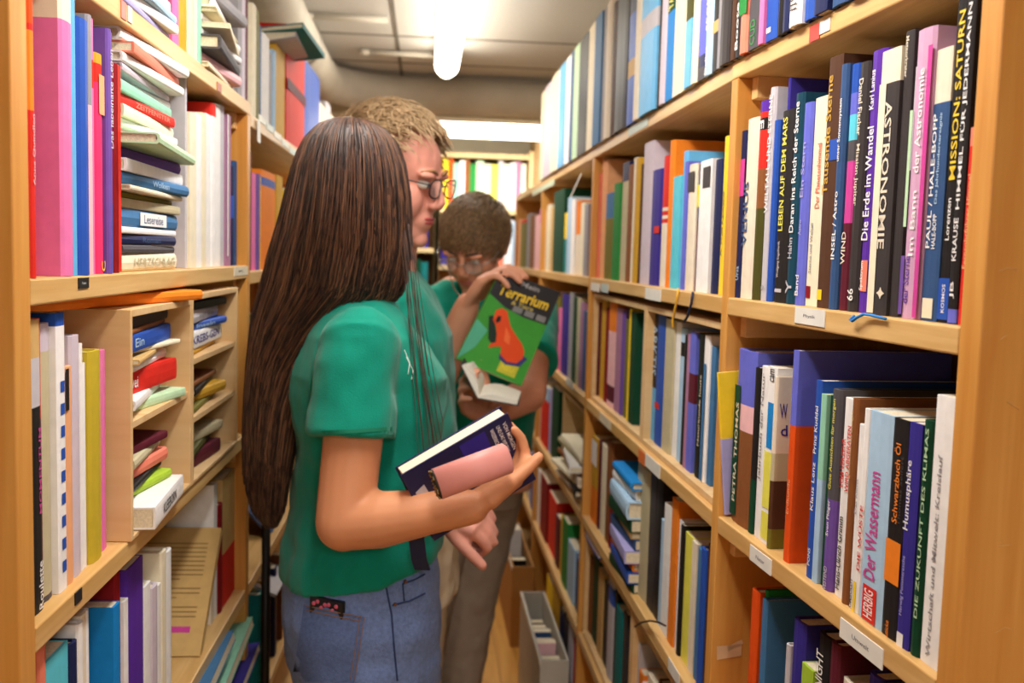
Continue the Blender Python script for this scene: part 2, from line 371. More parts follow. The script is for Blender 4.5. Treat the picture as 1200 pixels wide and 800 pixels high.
def row(U, zb, inset, phrase, group, data, yref, end, far=False, depth=None, small=False, start=0):
    """data: (x, top, colour, options); x = left edge of the spine in the photograph at height yref; top = y of its upper edge, or metres"""
    items = []; y = yref
    for e in data:
        if e[0] == 'y': y = e[1]; continue
        items.append([e[0], y]+list(e[1:]))
    xs = [U.hit(i[0], i[1], inset)[0] for i in items]+[U.hit(end, y, inset)[0]]
    real = [(i, it) for i, it in enumerate(items) if it[3]]
    for n, (i, it) in enumerate(real):
        x, yy, top, col = it[:4]; op = it[4] if len(it) > 4 else {}
        u0, u1 = sorted((xs[i], xs[i+1])); u0 += .0004; u1 -= .0004
        if u1-u0 < .003: u0, u1 = u0-.001, u0+.002
        ins = inset + op.get('in', random.uniform(0, .006))
        xl = x if U.side == 'right' else items[i+1][0] if i+1 < len(items) else end
        up = U.t if U.side == 'right' else -U.t
        def zz(py, uu=None):          # height on the spine's far edge seen at image row py
            z = zb+.12
            for _ in range(5):
                y0 = PXY(U.P(u1, ins, z))[1]; y1 = PXY(U.P(u1, ins, z+.01))[1]; z += (py-y0)/(y1-y0)*.01
            return z-zb
        if top is None: h = random.uniform(.19, .25)
        elif top < 1.5 and top > 0: h = top
        else: h = zz(top)
        h = max(.08, min(h, op.get('max', .315)))
        dep = op.get('dep', depth or min(.235, max(.13, h*.70+random.uniform(-.01, .01))))
        bands = [(zz(b1), zz(b0), c) for b0, b1, c in op.get('bands', ())]
        tx = [(s, tc, zz(t1), zz(t0), way, .5+(uc-.5)*(-1 if U.side == 'right' else 1), ht, up) for (s, tc, t0, t1, way, uc, ht) in op.get('txt', ())]
        mk = [(mc, (1-c if U.side == 'right' else a), (1-a if U.side == 'right' else c), zz(t1), zz(t0)) for (mc, a, c, t0, t1) in op.get('marks', ())]
        o = book(U.P(u0, ins, zb+.0003), U.t, U.n, Vector((0, 0, 1)), u1-u0, dep, h, col, bands, tx, op.get('hard'), marks=mk, pages=not small or u1-u0 > .02, name=op.get('name', 'book'))
        for (s_, tc, x0, y0, x1, y1) in op.get('covtxt', ()):
            pl = U.P(u0, 0, 0)-U.t*.0006; q_ = []
            for a_, c_ in ((x0, y1), (x1, y1), (x0, y0)):
                d = ray(a_, c_); q_.append(CAM+d*((pl-CAM).dot(U.t)/d.dot(U.t)))
            tb = MB(); put_text(tb, s_, q_[0], q_[1]-q_[0], q_[2]-q_[0], mat('lettering '+tc, PAL[tc], .5, 0)); tb.build('cover_lettering', o)
        l = real[n-1][1][3] if n else None; r = real[n+1][1][3] if n+1 < len(real) else None
        th = 'thick ' if u1-u0 > .034 else 'slim ' if u1-u0 < .011 else ''
        ta = 'tall ' if h > .262 else 'short ' if h < .19 else ''
        nb = ('between %s and %s ones' % (l, r)) if l and r else ('with %s one to its right' % an(r) if r else 'with %s one to its left' % an(l))
        if l and r and l == r: nb = 'between two %s ones' % l
        bd = ''
        bs = [c for _, _, c in op.get('bands', ()) if c != col]
        if bs: bd = ' and '+bs[0]
        cand = ['%s %s, %s' % ((th+ta+col+bd+' book').strip(), op['look'], phrase)] if op.get('look') else ['%s %s' % ((th+ta+col+bd+' book').strip(), q) for q in ('titled %s, %s' % (op['title'], phrase) if op.get('title') else None,) if q] if op.get('title') else []
        cand.append('%s%s%s%s book %s, %s' % (th, ta, col, bd, nb, phrase))
        nth = n if n <= len(real)-1-n else len(real)-1-n; sd = 'left' if n <= len(real)-1-n else 'right'
        cand.append('%s%s%s book %s, %s' % (th, col, bd, nb, phrase))
        cand.append('%s%s book %s, %s' % (ta, col, nb, phrase))
        cand.append('%s%s%s book, %s from the %s, %s' % (th, col, bd, num(nth), sd, phrase))
        cand.append('%s book, %s from the %s, %s' % (col, num(nth), sd, phrase))
        o['group'] = group; o['category'] = 'book'
        LAB.append((o, [c.strip() for c in cand]))
def finish_labels():
    taken = set(USED); todo = list(LAB)
    for rnd in range(6):
        cnt = {}
        for o, c in todo:
            cc = [q for q in c if len(q.split()) <= 16 and q not in taken]
            if cc: cnt.setdefault(cc[min(rnd, len(cc)-1)], []).append((o, c))
        done = set()
        for k, v in cnt.items():
            if len(v) == 1 and k not in taken: v[0][0]['label'] = k; taken.add(k); done.add(v[0][0].name)
        todo = [t for t in todo if t[0].name not in done]
    for o, c in todo: o['label'] = ' '.join(c[-1].split()[:16])

def stack(U, u0, u1, z0, items, phrase, group, inset=0.0, jit=.01, tilt=0):
    """books lying flat; items bottom to top: (thickness, colour, length factor, push out, turn degrees[, text])"""
    z = z0+.0004; n = len(items)
    for i, it in enumerate(items):
        th, col, lf, push, turn = it[:5]
        ln = (u1-u0)*lf; du = (u1-u0-ln)*random.uniform(.1, .9) if lf < 1 else 0
        rot = Matrix.Rotation(R(turn), 3, 'Z'); eu = rot @ U.t; ed = rot @ U.n
        c0 = U.P((u0+u1)/2, inset-push, z)-eu*(ln/2) + U.t*(du-(u1-u0-ln)/2)
        if tilt: c0.z += tilt*0
        dep = min(.2, ln*.72)
        tx = []
        if len(it) > 5:
            s, tc, a, c_ = it[5]; tx = [(s, tc, ln*a, ln*c_, 'up', .5, .5, Vector((0, 0, 1)))]
        mk = [(m_[0], .12, .88, ln*m_[1], ln*m_[2]) for m_ in (it[6] if len(it) > 6 else [])]
        # spine runs along eu; across the spine is up
        if U.side == 'right': st = c0+eu*ln; ez = -eu
        else: st = c0; ez = eu
        o = book(st, Vector((0, 0, 1)), ed, ez, th, dep, ln, col, (), tx, marks=mk)
        bb = 'lowest' if i == 0 else 'topmost' if i == n-1 else '%s from the bottom' % num(i)
        o['group'] = group; o['category'] = 'book'
        c = ['%s book lying flat, %s of the stack %s' % (col, bb, phrase), '%s flat book, %s %s' % (col, bb, phrase)]
        LAB.append((o, c)); z += th+.0006
    return z

G = 'books on the %s'
# nearest right bookcase, shelf at eye level
row(U1, 1.37, .008, 'upper shelf of nearest right bookcase', G % 'upper shelf of the nearest right bookcase', [
 (1122, 150, 'red', {'bands': [(150, 172, 'salmon')], 'txt': [('Fernrohrführer Himmel', 'peach', 205, 315, 'up', .4, .4)]}),
 (1111, -75, 'black', {'title': 'Himmel für Jedermann', 'bands': [(362, 378, 'periwinkle')], 'txt': [('HIMMEL FÜR JEDERMANN', 'white', 5, 246, 'up', .5, .62), ('KRAUSE', 'white', 256, 306, 'up', .45, .5), ('JB', 'white', 330, 350, 'up', .5, .5)]}),
 (1098, -60, 'black', {'title': 'Mission Saturn', 'txt': [('MISSION: SATURN', 'yellow', 15, 212, 'up', .6, .55), ('Lorenzen', 'white', 233, 282, 'up', .5, .36), ('KOSMOS', 'white', 333, 366, 'up', .5, .3)], 'marks': [('blue', .0, 1, 326, 374)]}),
 (1079, 60, 'slate blue', {'bands': [(60, 123, 'cream')], 'txt': [('PAUL / HALE-BOPP', 'white', 135, 291, 'up', .25, .26), ('Das Jahrhundertereignis', 'pale blue', 135, 240, 'up', .6, .2), ('HALE-BOPP', 'white', 252, 292, 'up', .6, .24)], 'marks': [('ivory', .15, .8, 349, 372)]}),
 (1057, 38, 'galaxy pink', {'title': 'der Astronomie', 'txt': [('der Astronomie', 'white', 84, 205, 'up', .5, .3), ('Im Bann', 'white', 225, 300, 'up', .5, .25), ('der Sterne', 'purple', 300, 355, 'up', .35, .3)], 'marks': [('pale green', 0, .16, 130, 266), ('magenta', .78, 1, 60, 370), ('violet', .0, .2, 300, 368)], 'in': .001}),
 (1052.5, 78, 'navy', {'marks': [('pale grey', .1, .9, 79, 200)], 'in': .008}),
 (1042, 38, 'charcoal', {'txt': [('Meteorkrater', 'cream', 44, 92, 'down', .35, .35)]}),
 (1020, 62, 'charcoal', {'title': 'Astronomie', 'bands': [(62, 101, 'ivory')], 'marks': [('ivory', .0, .36, 100, 366)], 'txt': [('ASTRONOMIE', 'cream', 122, 292, 'down', .56, .36), ('\u2726', 'cream', 336, 349, 'down', .7, .4)], 'in': .001}),
 (1003, 62, 'purple', {'title': 'Die Erde im Wandel', 'txt': [('Die Erde im Wandel', 'white', 150, 282, 'up', .35, .44), ('Karl Lanius', 'white', 84, 130, 'up', .3, .3), ('Spektrum', 'white', 306, 340, 'up', .3, .25)], 'marks': [('salmon', .25, .68, 305, 341)]}),
 (991.5, 75, 'charcoal', {'title': 'Mission Jupiter', 'txt': [('Daniel Fischer', 'cream', 94, 160, 'down', .42, .42), ('Mission Jupiter', 'cream', 170, 242, 'down', .42, .42), ('99', 'white', 338, 352, 'down', .5, .6)]}),
 (981.5, 77, 'maroon', {'bands': [(77, 111, 'blue'), (111, 136, 'periwinkle'), (136, 166, 'cyan'), (166, 190, 'dark grey'), (190, 262, 'magenta')], 'txt': [('WIND', 'cream', 272, 310, 'up', .4, .5)]}),
 (973, 77, 'slate blue', {'txt': [('unser Sonnensystem', 'white', 117, 190, 'up', .5, .5), ('INSEL / Astro', 'white', 225, 304, 'up', .5, .5)]}),
 (957, 69, 'dark brown', {'look': 'with gilt lettering on the spine', 'txt': [('Tausende Sterne', 'ochre', 90, 229, 'up', .2, .4)], 'marks': [('blue', .4, 1, 166, 190), ('yellow', .05, .4, 339, 351)]}),
 (942.5, 116, 'ivory', {'txt': [('Der Planetenhimmel', 'salmon', 170, 245, 'up', .6, .34), ('Sterne und Weltall', 'grey', 262, 320, 'up', .3, .2)], 'marks': [('dark red', .1, .45, 335, 349)]}),
 (932.5, 122, 'periwinkle', {'txt': [('Ein Stern', 'lavender', 168, 232, 'up', .4, .4), ('Astro', 'lavender', 258, 276, 'up', .4, .35), ('Band', 'white', 322, 346, 'up', .4, .4)]}),
 (922.5, 111, 'dark teal', {'title': 'Daran ins Reich der Sterne', 'txt': [('Daran ins Reich der Sterne', 'white', 121, 273, 'up', .45, .5), ('Hahn', 'pale grey', 279, 303, 'up', .45, .45), ('Y', 'pale grey', 328, 344, 'up', .5, .7)], 'bands': [(300, 360, 'dark teal')]}),
 (907, 131, 'black', {'title': 'Leben auf dem Mars', 'txt': [('LEBEN AUF DEM MARS', 'lemon', 139, 271, 'up', .28, .34), ('Wolfgang Engelhardt', 'pale grey', 283, 325, 'up', .25, .2)], 'marks': [('pale grey', .1, .6, 338, 342)]}),
 (904, 92, 'indigo', {'in': .012}),
 (898, 142, 'blue', {'in': .002}),
 (891, 104, 'pale grey', {'txt': [('WELTALL UND STERNE', 'white', 112, 250, 'up', .45, .55), ('Q', 'grey', 334, 340, 'up', .5, .5)]}),
 (882, 120, 'dark olive', {'bands': [(120, 133, 'purple'), (133, 140, 'red'), (140, 154, 'black'), (154, 199, 'red'), (199, 245, 'brown')], 'txt': [('E', 'white', 143, 153, 'down', .5, .6)]}),
 (868, 141, 'cream', {'title': 'Venus', 'txt': [('VENUS', 'slate blue', 214, 289, 'up', .3, .42)]}),
 (859.7, 155, 'navy', {'marks': [('magenta', .3, 1, 188, 231)], 'txt': [('Ursa', 'pale blue', 312, 328, 'up', .6, .4)]}),
][::-1], 270, 1134)

# nearest right bookcase, shelf below
row(U1, 1.055, .008, 'middle shelf of nearest right bookcase', G % 'middle shelf of the nearest right bookcase', [
 (855, 408, 'brown', {'bands': [(408, 470, 'periwinkle'), (470, 500, 'pale pink')], 'dep': .245, 'hard': True, 'marks': [('dark green', 0, .32, 450, 600)], 'txt': [('PETRA THOMAS', 'ivory', 470, 584, 'up', .18, .15)], 'max': .29}),
 (876.5, 430, 'black', {'bands': [(560, 640, 'dark green')]}),
 (882, 428, 'white', {'txt': [('Jahrbuch der Natur', 'grey', 436, 560, 'up', .5, .4)]}),
 (892, 429, 'white', {'look': 'with blue and yellow spine panels', 'marks': [('bright blue', .2, .95, 470, 523), ('lemon', .05, .9, 527, 592), ('lemon', .05, .9, 597, 628)], 'txt': [('cam', 'dark grey', 431, 446, 'up', .5, .5)]}),
 (902.5, 441, 'cream', {'look': 'with a mountain photograph on its cover', 'in': .0, 'bands': [(562, 700, 'dark brown'), (530, 562, 'khaki'), (618, 645, 'olive')], 'covtxt': [('W', 'indigo', 914, 473, 923, 490), ('d', 'indigo', 915, 498, 923, 511)]}), (906.5, 0, None),
 (923, 410, 'deep orange', {'bands': [(405, 497, 'periwinkle')], 'dep': .2, 'in': 0, 'hard': False, 'txt': [('Erdkunde', 'peach', 560, 600, 'up', .5, .4)]}), (930, 0, None),
 (950, 445, 'blue', {'title': 'Prinz Kuddel', 'dep': .2, 'txt': [('Prinz Kuddel', 'white', 475, 530, 'up', .45, .5), ('Klaus Lenz', 'white', 540, 596, 'up', .45, .5), ('PONS', 'white', 640, 660, 'up', .45, .4)]}),
 (957.5, 461, 'mint', {'bands': [(560, 700, 'pale blue')]}),
 (964, 463, 'dark green'),
 (968, 455, 'dark grey', {'title': 'Gute Aussichten', 'bands': [(582, 720, 'violet')], 'txt': [('Gute Aussichten für morgen', 'lemon', 466, 571, 'up', .5, .4), ('Sven Plöger', 'white', 583, 625, 'up', .5, .36), ('WESTEND', 'pale grey', 660, 690, 'up', .5, .36)]}),
 ('y', 610),
 (974.5, 465, 'white', {'title': 'Vom Verzehr', 'txt': [('VOM VERZEHR', 'red', 512, 570, 'up', .3, .3), ('WIRD ABGERATEN', 'red', 496, 572, 'up', .72, .3), ('Hans-Ulrich Grimm', 'charcoal', 602, 686, 'up', .4, .4)]}),
 (988.5, 466, 'brown', {'dep': .185, 'txt': [('geheime Strategie', 'tan', 480, 560, 'up', .4, .4)]}),
 (995.5, 496, 'white', {'txt': [('Das Klima', 'grey', 560, 600, 'up', .4, .3), ('HUMBOLDT', 'charcoal', 675, 714, 'up', .4, .4)]}),
 (1004, 478, 'white', {'txt': [('DIE WÜSTE', 'red', 590, 665, 'up', .6, .6)], 'marks': [('yellow', .1, .5, 680, 720)]}),
 (1012, 480, 'pale blue', {'title': 'Der Wassermann', 'txt': [('Der Wassermann', 'magenta', 548, 672, 'up', .38, .5), ('HERBIG', 'white', 684, 716, 'up', .42, .4)], 'in': 0, 'marks': [('red', .15, .75, 680, 720)]}),
 (1040, 489, 'black', {'in': 0, 'title': 'Schwarzbuch Öl', 'txt': [('Schwarzbuch Öl', 'orange', 517, 609, 'up', .42, .42), ('Thomas Seifert', 'charcoal', 530, 610, 'up', .75, .2), ('Deuticke', 'orange', 722, 750, 'up', .4, .25)], 'marks': [('orange', 0, 1, 629, 678)]}),
 (1058, 494, 'indigo', {'in': 0, 'title': 'Humusphäre', 'txt': [('Humusphäre', 'white', 538, 619, 'up', .3, .5), ('Herwig Pommeresche', 'lavender', 649, 718, 'up', .3, .3)], 'marks': [('white', .1, .6, 738, 760)]}),
 (1073.5, 491, 'dark green', {'in': 0, 'txt': [('DIE ZUKUNFT DES KLIMAS', 'pale green', 500, 720, 'up', .6, .36)]}),
 (1085, 462, 'white', {'title': 'Wirtschaft und Mitwelt', 'in': .002, 'txt': [('Wirtschaft und Mitwelt: Kreislauf', 'grey', 530, 762, 'up', .4, .2)]}),
 (1111, 500, 'dark green', {'marks': []}),
], 530, 1115)

# nearest right bookcase, low shelf
row(U1, .747, .015, 'low shelf of nearest right bookcase', G % 'low shelf of the nearest right bookcase', [
 (876, 688, 'deep orange', {}), (885, 690, 'green', {'dep': .2, 'in': .01}), (888.5, 700, 'steel blue', {'dep': .17, 'hard': True}), (894, 0, None),
 (921, 753, 'pale grey', {'dep': .16, 'in': 0}), (926, 722, 'indigo', {}), (941, 775, 'lime', {'in': 0}),
 (955, 738, 'black', {'title': 'The Night', 'txt': [('THE NIGHT', 'white', 758, 830, 'up', .3, .5)]}), (972, 750, 'maroon', {}), (983, 792, 'cream', {}), (1013, 785, 'indigo', {}), (1030, 800, 'charcoal', {})], 740, 1050)

# top shelf on the right, standing partly out over the aisle
row(U1, 1.70, -.012, 'top shelf of nearest right bookcase', G % 'top shelf of the nearest right bookcase', [
 (857.5, .29, 'black', {'txt': [('Boote', 'white', 5, 60, 'up', .3, .4)]}), (865, .28, 'salmon', {'marks': [('green', 0, 1, 0, 20)]}), (873.5, .28, 'dark grey', {'txt': [('CUD', 'green', 26, 56, 'up', .4, .45)]}),
 (887, .27, 'pink', {}), (892.5, .28, 'blue', {'txt': [('1', 'white', 35, 41, 'up', .3, .4)]}), (905.5, .3, 'black', {}), (912, .29, 'navy', {}), (922, .28, 'white', {'txt': [('ITS', 'charcoal', 0, 16, 'up', .5, .6)]}),
 (936, .3, 'blue', {'dep': .22, 'hard': True}), (950, .29, 'navy', {}), (965, .27, 'slate blue', {}), (985, .28, 'blue', {}), (1010, .29, 'charcoal', {})], 20, 1040)
row(U2, 1.70, -.012, 'top shelf of second right bookcase', G % 'top shelf of the second right bookcase', [
 (692, 5, 'ivory', {}), (697, 4, 'steel blue', {}), (705, 0, 'grey', {}), (709, 0, 'cream', {}), (715, .3, 'dark brown', {}), (720, .3, 'charcoal', {'hard': True}),
 (733, .3, 'blue', {'bands': [(0, 22, 'navy'), (75, 95, 'tan')], 'look': 'with an underwater photograph'}), (744, .29, 'cream', {}), (749, .3, 'sky blue', {'bands': [(27, 48, 'pale grey')], 'hard': True}),
 (767.5, .3, 'black', {}), (771.5, .28, 'lilac grey', {}), (777.5, .29, 'bright blue', {'bands': [(-80, 18, 'dark green')], 'txt': [('TAUCHEN', 'lemon', -40, 16, 'up', .5, .6)]}), (786, .29, 'cream', {}), (797, .28, 'ivory', {}),
 (801.5, .3, 'sky blue', {'bands': [(-20, 27, 'dark olive')]}), (809, .28, 'ivory', {}), (815, .29, 'periwinkle', {'bands': [(68, 82, 'navy'), (82, 100, 'dark grey')]}),
 (823, .29, 'pale blue', {'txt': [('SEGELN', 'white', -20, 38, 'up', .4, .4), ('Delius', 'white', 57, 90, 'up', .4, .3)]}), (831, .3, 'black', {'marks': [('tan', 0, 1, 27, 41)]}), (837.5, .3, 'grey', {}), (841, .3, 'charcoal', {'hard': True}), (852, .3, 'dark brown', {})], 40, 857)
row(U3, 1.70, -.012, 'top shelf of farthest right bookcase', G % 'top shelf of the farthest right bookcase', [
 (634, 77, 'ivory', {}), (639, 82, 'lilac grey', {}), (647, 84, 'ivory', {}), (656, 72, 'sky blue', {}), (663, 8, 'white', {}), (668.5, 10, 'slate blue', {}), (672, 28, 'pale green', {}),
 (678, 4, 'black', {}), (688, 5, 'ivory', {})], 60, 692)

# second right bookcase, shelf at eye level
row(U2, 1.37, .012, 'upper shelf of second right bookcase', G % 'upper shelf of the second right bookcase', [
 (695, 205, 'salmon', {}), (700, 190, 'peach', {}), (706, 228, 'olive', {'bands': [(226, 257, 'steel blue')]}), (717, 216, 'green', {}), (724, 192, 'khaki', {'bands': [(190, 214, 'navy')]}), (731.5, 194, 'brown', {}), (736, 186, 'cream', {}), (740.5, 186, 'ochre', {}), (744.5, 193, 'dark brown', {}),
 (747.5, 170, 'lilac grey', {}), (759, 201, 'indigo', {'marks': [('red', .5, 1, 266, 274)]}), (771, 184, 'cream', {'bands': [(180, 244, 'red'), (248, 253, 'red'), (257, 262, 'red')]}), (778.5, 166, 'orange', {'dep': .24, 'hard': True}), (784, 208, 'cyan', {}), (793, 178, 'sky blue', {'dep': .23}), (797.5, 190, 'periwinkle', {}),
 (801.5, 194, 'cream', {'marks': [('charcoal', .1, .9, 203, 226)]}), (810.5, 193, 'navy', {'bands': [(260, 340, 'maroon')], 'marks': [('lemon', .1, .9, 217, 243)]}), (816, 190, 'white', {'marks': [('charcoal', .3, .9, 198, 222)]}), (830, 188, 'navy', {}), (839.5, 161, 'yellow', {'txt': [('A. Wolf Kaukasus', 'charcoal', 225, 300, 'up', .4, .3)]}), (847, 163, 'cream', {})], 280, 854)

# ------------------------------------------------------------------ crates in the right bookcases
def crate(U, u0, u1, z0, h, label, dep=.26, front=.01, m=PLY, group='wooden crates set into the right bookcases'):
    t = thing('wooden_crate', U.P((u0+u1)/2, .14, z0), label, 'crate', group); e = U.t; n = U.n; th = .011
    def bx(nm, a, c, za, zb):
        b = MB(); b.obox(U.P(a, front, za), e*(c-a), n*dep, (0, 0, zb-za), m); b.build(nm, t, bevel=.001)
    bx('side_panel', u0, u0+th, z0, z0+h); bx('side_panel', u1-th, u1, z0, z0+h)
    bx('top_panel', u0+th, u1-th, z0+h-th, z0+h); bx('bottom_panel', u0+th, u1-th, z0, z0+th)
    b = MB(); b.obox(U.P(u0, front+dep, z0), e*(u1-u0), n*.005, (0, 0, h), BACK); b.build('back_panel', t)
    return t
crate(U2, .027, .545, 1.0555, .275, 'wooden crate of blue and cream books under the eye-level shelf, right of two')
crate(U2, .550, 1.143, 1.0555, .275, 'wooden crate of mixed books under the eye-level shelf, left of two')
crate(U2, .027, .560, .4305, .275, 'low wooden crate tied with a black cord, second right bookcase')
crate(U2, .566, 1.143, .4305, .275, 'low wooden crate of dark books left of the corded one')
crate(U3, .03, .48, .7475, .265, 'wooden crate of stacked papers in the farthest right bookcase', m=PLY)
row(U2, 1.067, .02, 'left crate under eye-level shelf', G % 'left crate of the second right bookcase', [
 (693.5, .24, 'maroon', {}), (699, .25, 'ochre', {}), (705, .23, 'dark red', {}), (709.5, .25, 'pale pink', {'bands': [(350, 386, 'orange'), (448, 466, 'maroon')]}), (718.5, .24, 'mauve', {}), (725, .235, 'violet', {}), (728.5, .22, 'olive', {}), (733.5, .245, 'yellow', {}), (736, .24, 'dark green', {})], 440, 742)
row(U2, 1.067, .02, 'right crate under eye-level shelf', G % 'right crate of the second right bookcase', [
 (749.5, .25, 'pale grey', {}), (756, .248, 'black', {'bands': [(450, 600, 'sky blue')], 'txt': [('ARKTIS', 'pale blue', 378, 436, 'down', .6, .5)]}), (767, .25, 'blue', {'marks': [('red', 0, .6, 470, 477)]}), (776, .245, 'khaki', {}), (786, .243, 'white', {}), (792, .235, 'pale blue', {'bands': [(400, 416, 'black')]}), (798, .225, 'black', {}), (802.5, .23, 'mauve', {}),
 (806, .235, 'periwinkle', {'bands': [(436, 470, 'maroon')]}), (813, .235, 'dark green', {}), (817, .235, 'black', {'txt': [('Naturkunde heute', 'cream', 438, 520, 'up', .7, .4)]}), (822, .235, 'white', {'marks': [('steel blue', .3, .8, 425, 560)]}), (828, .22, 'steel blue', {})], 440, 833)
# crate-like shelf below
row(U2, .747, .015, 'lower shelf of second right bookcase', G % 'lower shelf of the second right bookcase', [
 (688, 508, 'ochre', {'marks': [('white', .1, .9, 512, 540)], 'bands': [(565, 640, 'orange')]}), (696, 515, 'maroon', {}), (699, 518, 'ivory', {}), (705, 514, 'brown', {}), (711, 570, 'dark red', {}), (715, 0, None),
 (742, 540, 'khaki', {'dep': .22}), (757, 552, 'charcoal', {}), (765, 556, 'black', {}), (772, 607, 'pale blue', {}), (776, 588, 'white', {}), (785, 582, 'orange', {}), (792, 608, 'white', {}),
 (796, 614, 'black', {}), (799, 622, 'lemon', {}), (808, 632, 'cream', {}), (814, 640, 'steel blue', {}), (820, 640, 'blue', {}), (826, 636, 'dark brown', {})], 640, 830)
a0, a1 = sorted((U2.hit(716, 640)[0], U2.hit(741, 640)[0]))
stack(U2, a0, a1+.0, .747, [(.02, 'dark green', 1, 0, 2), (.022, 'blue', 1, .005, -2), (.018, 'orange', .95, 0, 1), (.026, 'lavender', 1, .01, -3), (.022, 'slate blue', 1, 0, 2), (.014, 'tan', .95, 0, -2), (.026, 'dark green', 1, .008, 1), (.036, 'pale blue', 1, .012, -2), (.022, 'white', .95, 0, 2), (.016, 'bright blue', 1, .006, -1)],
      'between red and khaki books, second right bookcase', 'books stacked flat on the right side')
row(U2, .4425, .02, 'low crates of second right bookcase', G % 'low crates of the second right bookcase', [
 (684, .2, 'brown', {}), (690, .22, 'dark green', {}), (697, .21, 'tan', {}), (703, .2, 'black', {}), (709, .24, 'pale grey', {'bands': [(680, 700, 'blue')]}), (716, .22, 'black', {}), (719, .2, 'teal', {}), (727, .21, 'charcoal', {}), (731, 0, None), (742, .2, 'pale grey', {}), (748, .15, 'orange', {}), (753, .14, 'pale pink', {}), (760, .18, 'cream', {}), (768, .19, 'dark brown', {}), (776, .2, 'slate blue', {}), (786, .2, 'dark red', {})], 760, 795)
# farthest right bookcase
row(U3, 1.37, .012, 'upper shelf of farthest right bookcase', G % 'upper shelf of the farthest right bookcase', [
 (598, .22, 'pale blue', {}), (602, .21, 'periwinkle', {}), (605.5, .22, 'peach', {}), (609.5, .21, 'olive', {'bands': [(250, 262, 'red')]}), (615, .23, 'grey', {}), (620, .22, 'brown', {}), (626, .21, 'pale pink', {}), (631, .23, 'pink', {'bands': [(262, 330, 'pale pink')]}), (635, .22, 'cream', {}), (639, .235, 'ivory', {}), (643, .22, 'tan', {}), (646.5, 226, 'dark green', {'hard': True}), (658.5, 250, 'teal', {'bands': [(245, 280, 'yellow')]}),
 (663, 232, 'pale blue', {}), (667.5, 234, 'white', {}), (672, 236, 'cream', {'bands': [(232, 275, 'orange')]}), (677, 238, 'ivory', {}), (681.5, 240, 'grey', {})], 290, 686)
row(U3, 1.055, .012, 'middle shelf of farthest right bookcase', G % 'middle shelf of the farthest right bookcase', [
 (600, .22, 'cream', {}), (606, .2, 'dark red', {}), (612, .22, 'ivory', {}), (619, .21, 'pale pink', {}), (625, .22, 'tan', {}), (631, .24, 'white', {}), (637, .23, 'cream', {}), (642, .22, 'ivory', {}), (646.5, .23, 'olive', {}), (652, .2, 'pink', {}), (656, .25, 'indigo', {}), (664, .26, 'grey', {}), (669, .25, 'dark green', {}), (673, .25, 'khaki', {}), (677, .24, 'mauve', {}), (681, .22, 'slate blue', {})], 410, 685)
row(U3, .747, .012, 'lower shelf of farthest right bookcase', G % 'lower shelf of the farthest right bookcase', [
 (600, .2, 'dark teal', {}), (606, .22, 'tan', {}), (611, .21, 'slate blue', {}), (616, .22, 'lime', {}), (621, .2, 'pale pink', {}), (625, .22, 'grey', {}), (629.5, .23, 'white', {}), (633.5, .215, 'red', {'bands': [(440, 462, 'pale blue')]}), (642, .22, 'lavender', {}), (645, .24, 'dark green', {})], 480, 653)
row(U3, .43, .012, 'low shelf of farthest right bookcase', G % 'low shelf of the farthest right bookcase', [
 (600, .2, 'steel blue', {}), (606, .2, 'grey', {}), (611, .21, 'khaki', {}), (617, .2, 'pale grey', {}), (621, .22, 'blue', {}), (627, .2, 'white', {}), (633, .21, 'dark red', {}), (641, .19, 'red', {}), (650, .16, 'maroon', {}), (655, .18, 'ochre', {}), (660, .2, 'green', {}), (666, .16, 'pale blue', {}), (674, .15, 'slate blue', {})], 580, 684)
row(U3, .12, .012, 'bottom shelf of farthest right bookcase', G % 'bottom shelf of the farthest right bookcase', [
 (640, .22, 'yellow', {}), (648, .24, 'ochre', {}), (656, .22, 'navy', {}), (661, .23, 'charcoal', {}), (667, .24, 'pale grey', {}), (672, .22, 'red', {}), (677, .2, 'dark green', {})], 670, 684)
s0, s1 = U3.L*.0+.045, .46
stack(U3, s0, s1, .759, [(.012, 'white', .9, 0, 3), (.02, 'black', .8, 0, -4), (.012, 'ivory', .9, .01, 5), (.022, 'cream', .85, 0, -2), (.012, 'brown', .9, 0, 3), (.016, 'white', .9, .01, -5), (.014, 'khaki', .8, 0, 2), (.012, 'ivory', .9, 0, 0)],
      'in the farthest right crate', 'books stacked flat on the right side')

# ------------------------------------------------------------------ left side
P2 = 'upper shelf of nearest left bookcase'
row(V1, 1.387, .0, P2, G % P2, [
 (36.5, -20, 'red', {'bands': [(-20, 30, 'deep orange'), (38, 131, 'orange')], 'txt': [('Anna Quindlen', 'pale pink', 135, 218, 'up', .5, .5)], 'max': .31, 'in': 0}), (43, 0, None),
 (74, -40, 'pink', {'bands': [(-45, 30, 'ivory')], 'dep': .27, 'max': .306, 'hard': True, 'in': 0}), (88, -30, 'sky blue', {'max': .305}), (94.5, 27, 'blue', {'hard': True}), (107, 20, 'pale pink', {'bands': [(20, 125, 'grey')]}), (113, 24, 'pink', {'bands': [(72, 105, 'red')]}),
 (119, 66, 'hot pink', {'bands': [(66, 78, 'ochre'), (78, 100, 'red')], 'marks': [('peach', .3, 1, 90, 136)], 'txt': [('C', 'yellow', 306, 318, 'up', .7, .5)]}), (128, 36, 'violet', {}), (133, 40, 'violet', {'txt': [('Das fabelhafte Leben', 'pale grey', 60, 175, 'up', .5, .6)], 'bands': [(240, 330, 'blue')]}), (140, 77, 'dark red', {'marks': [('red', .5, 1, 78, 318)]})], 180, 147)
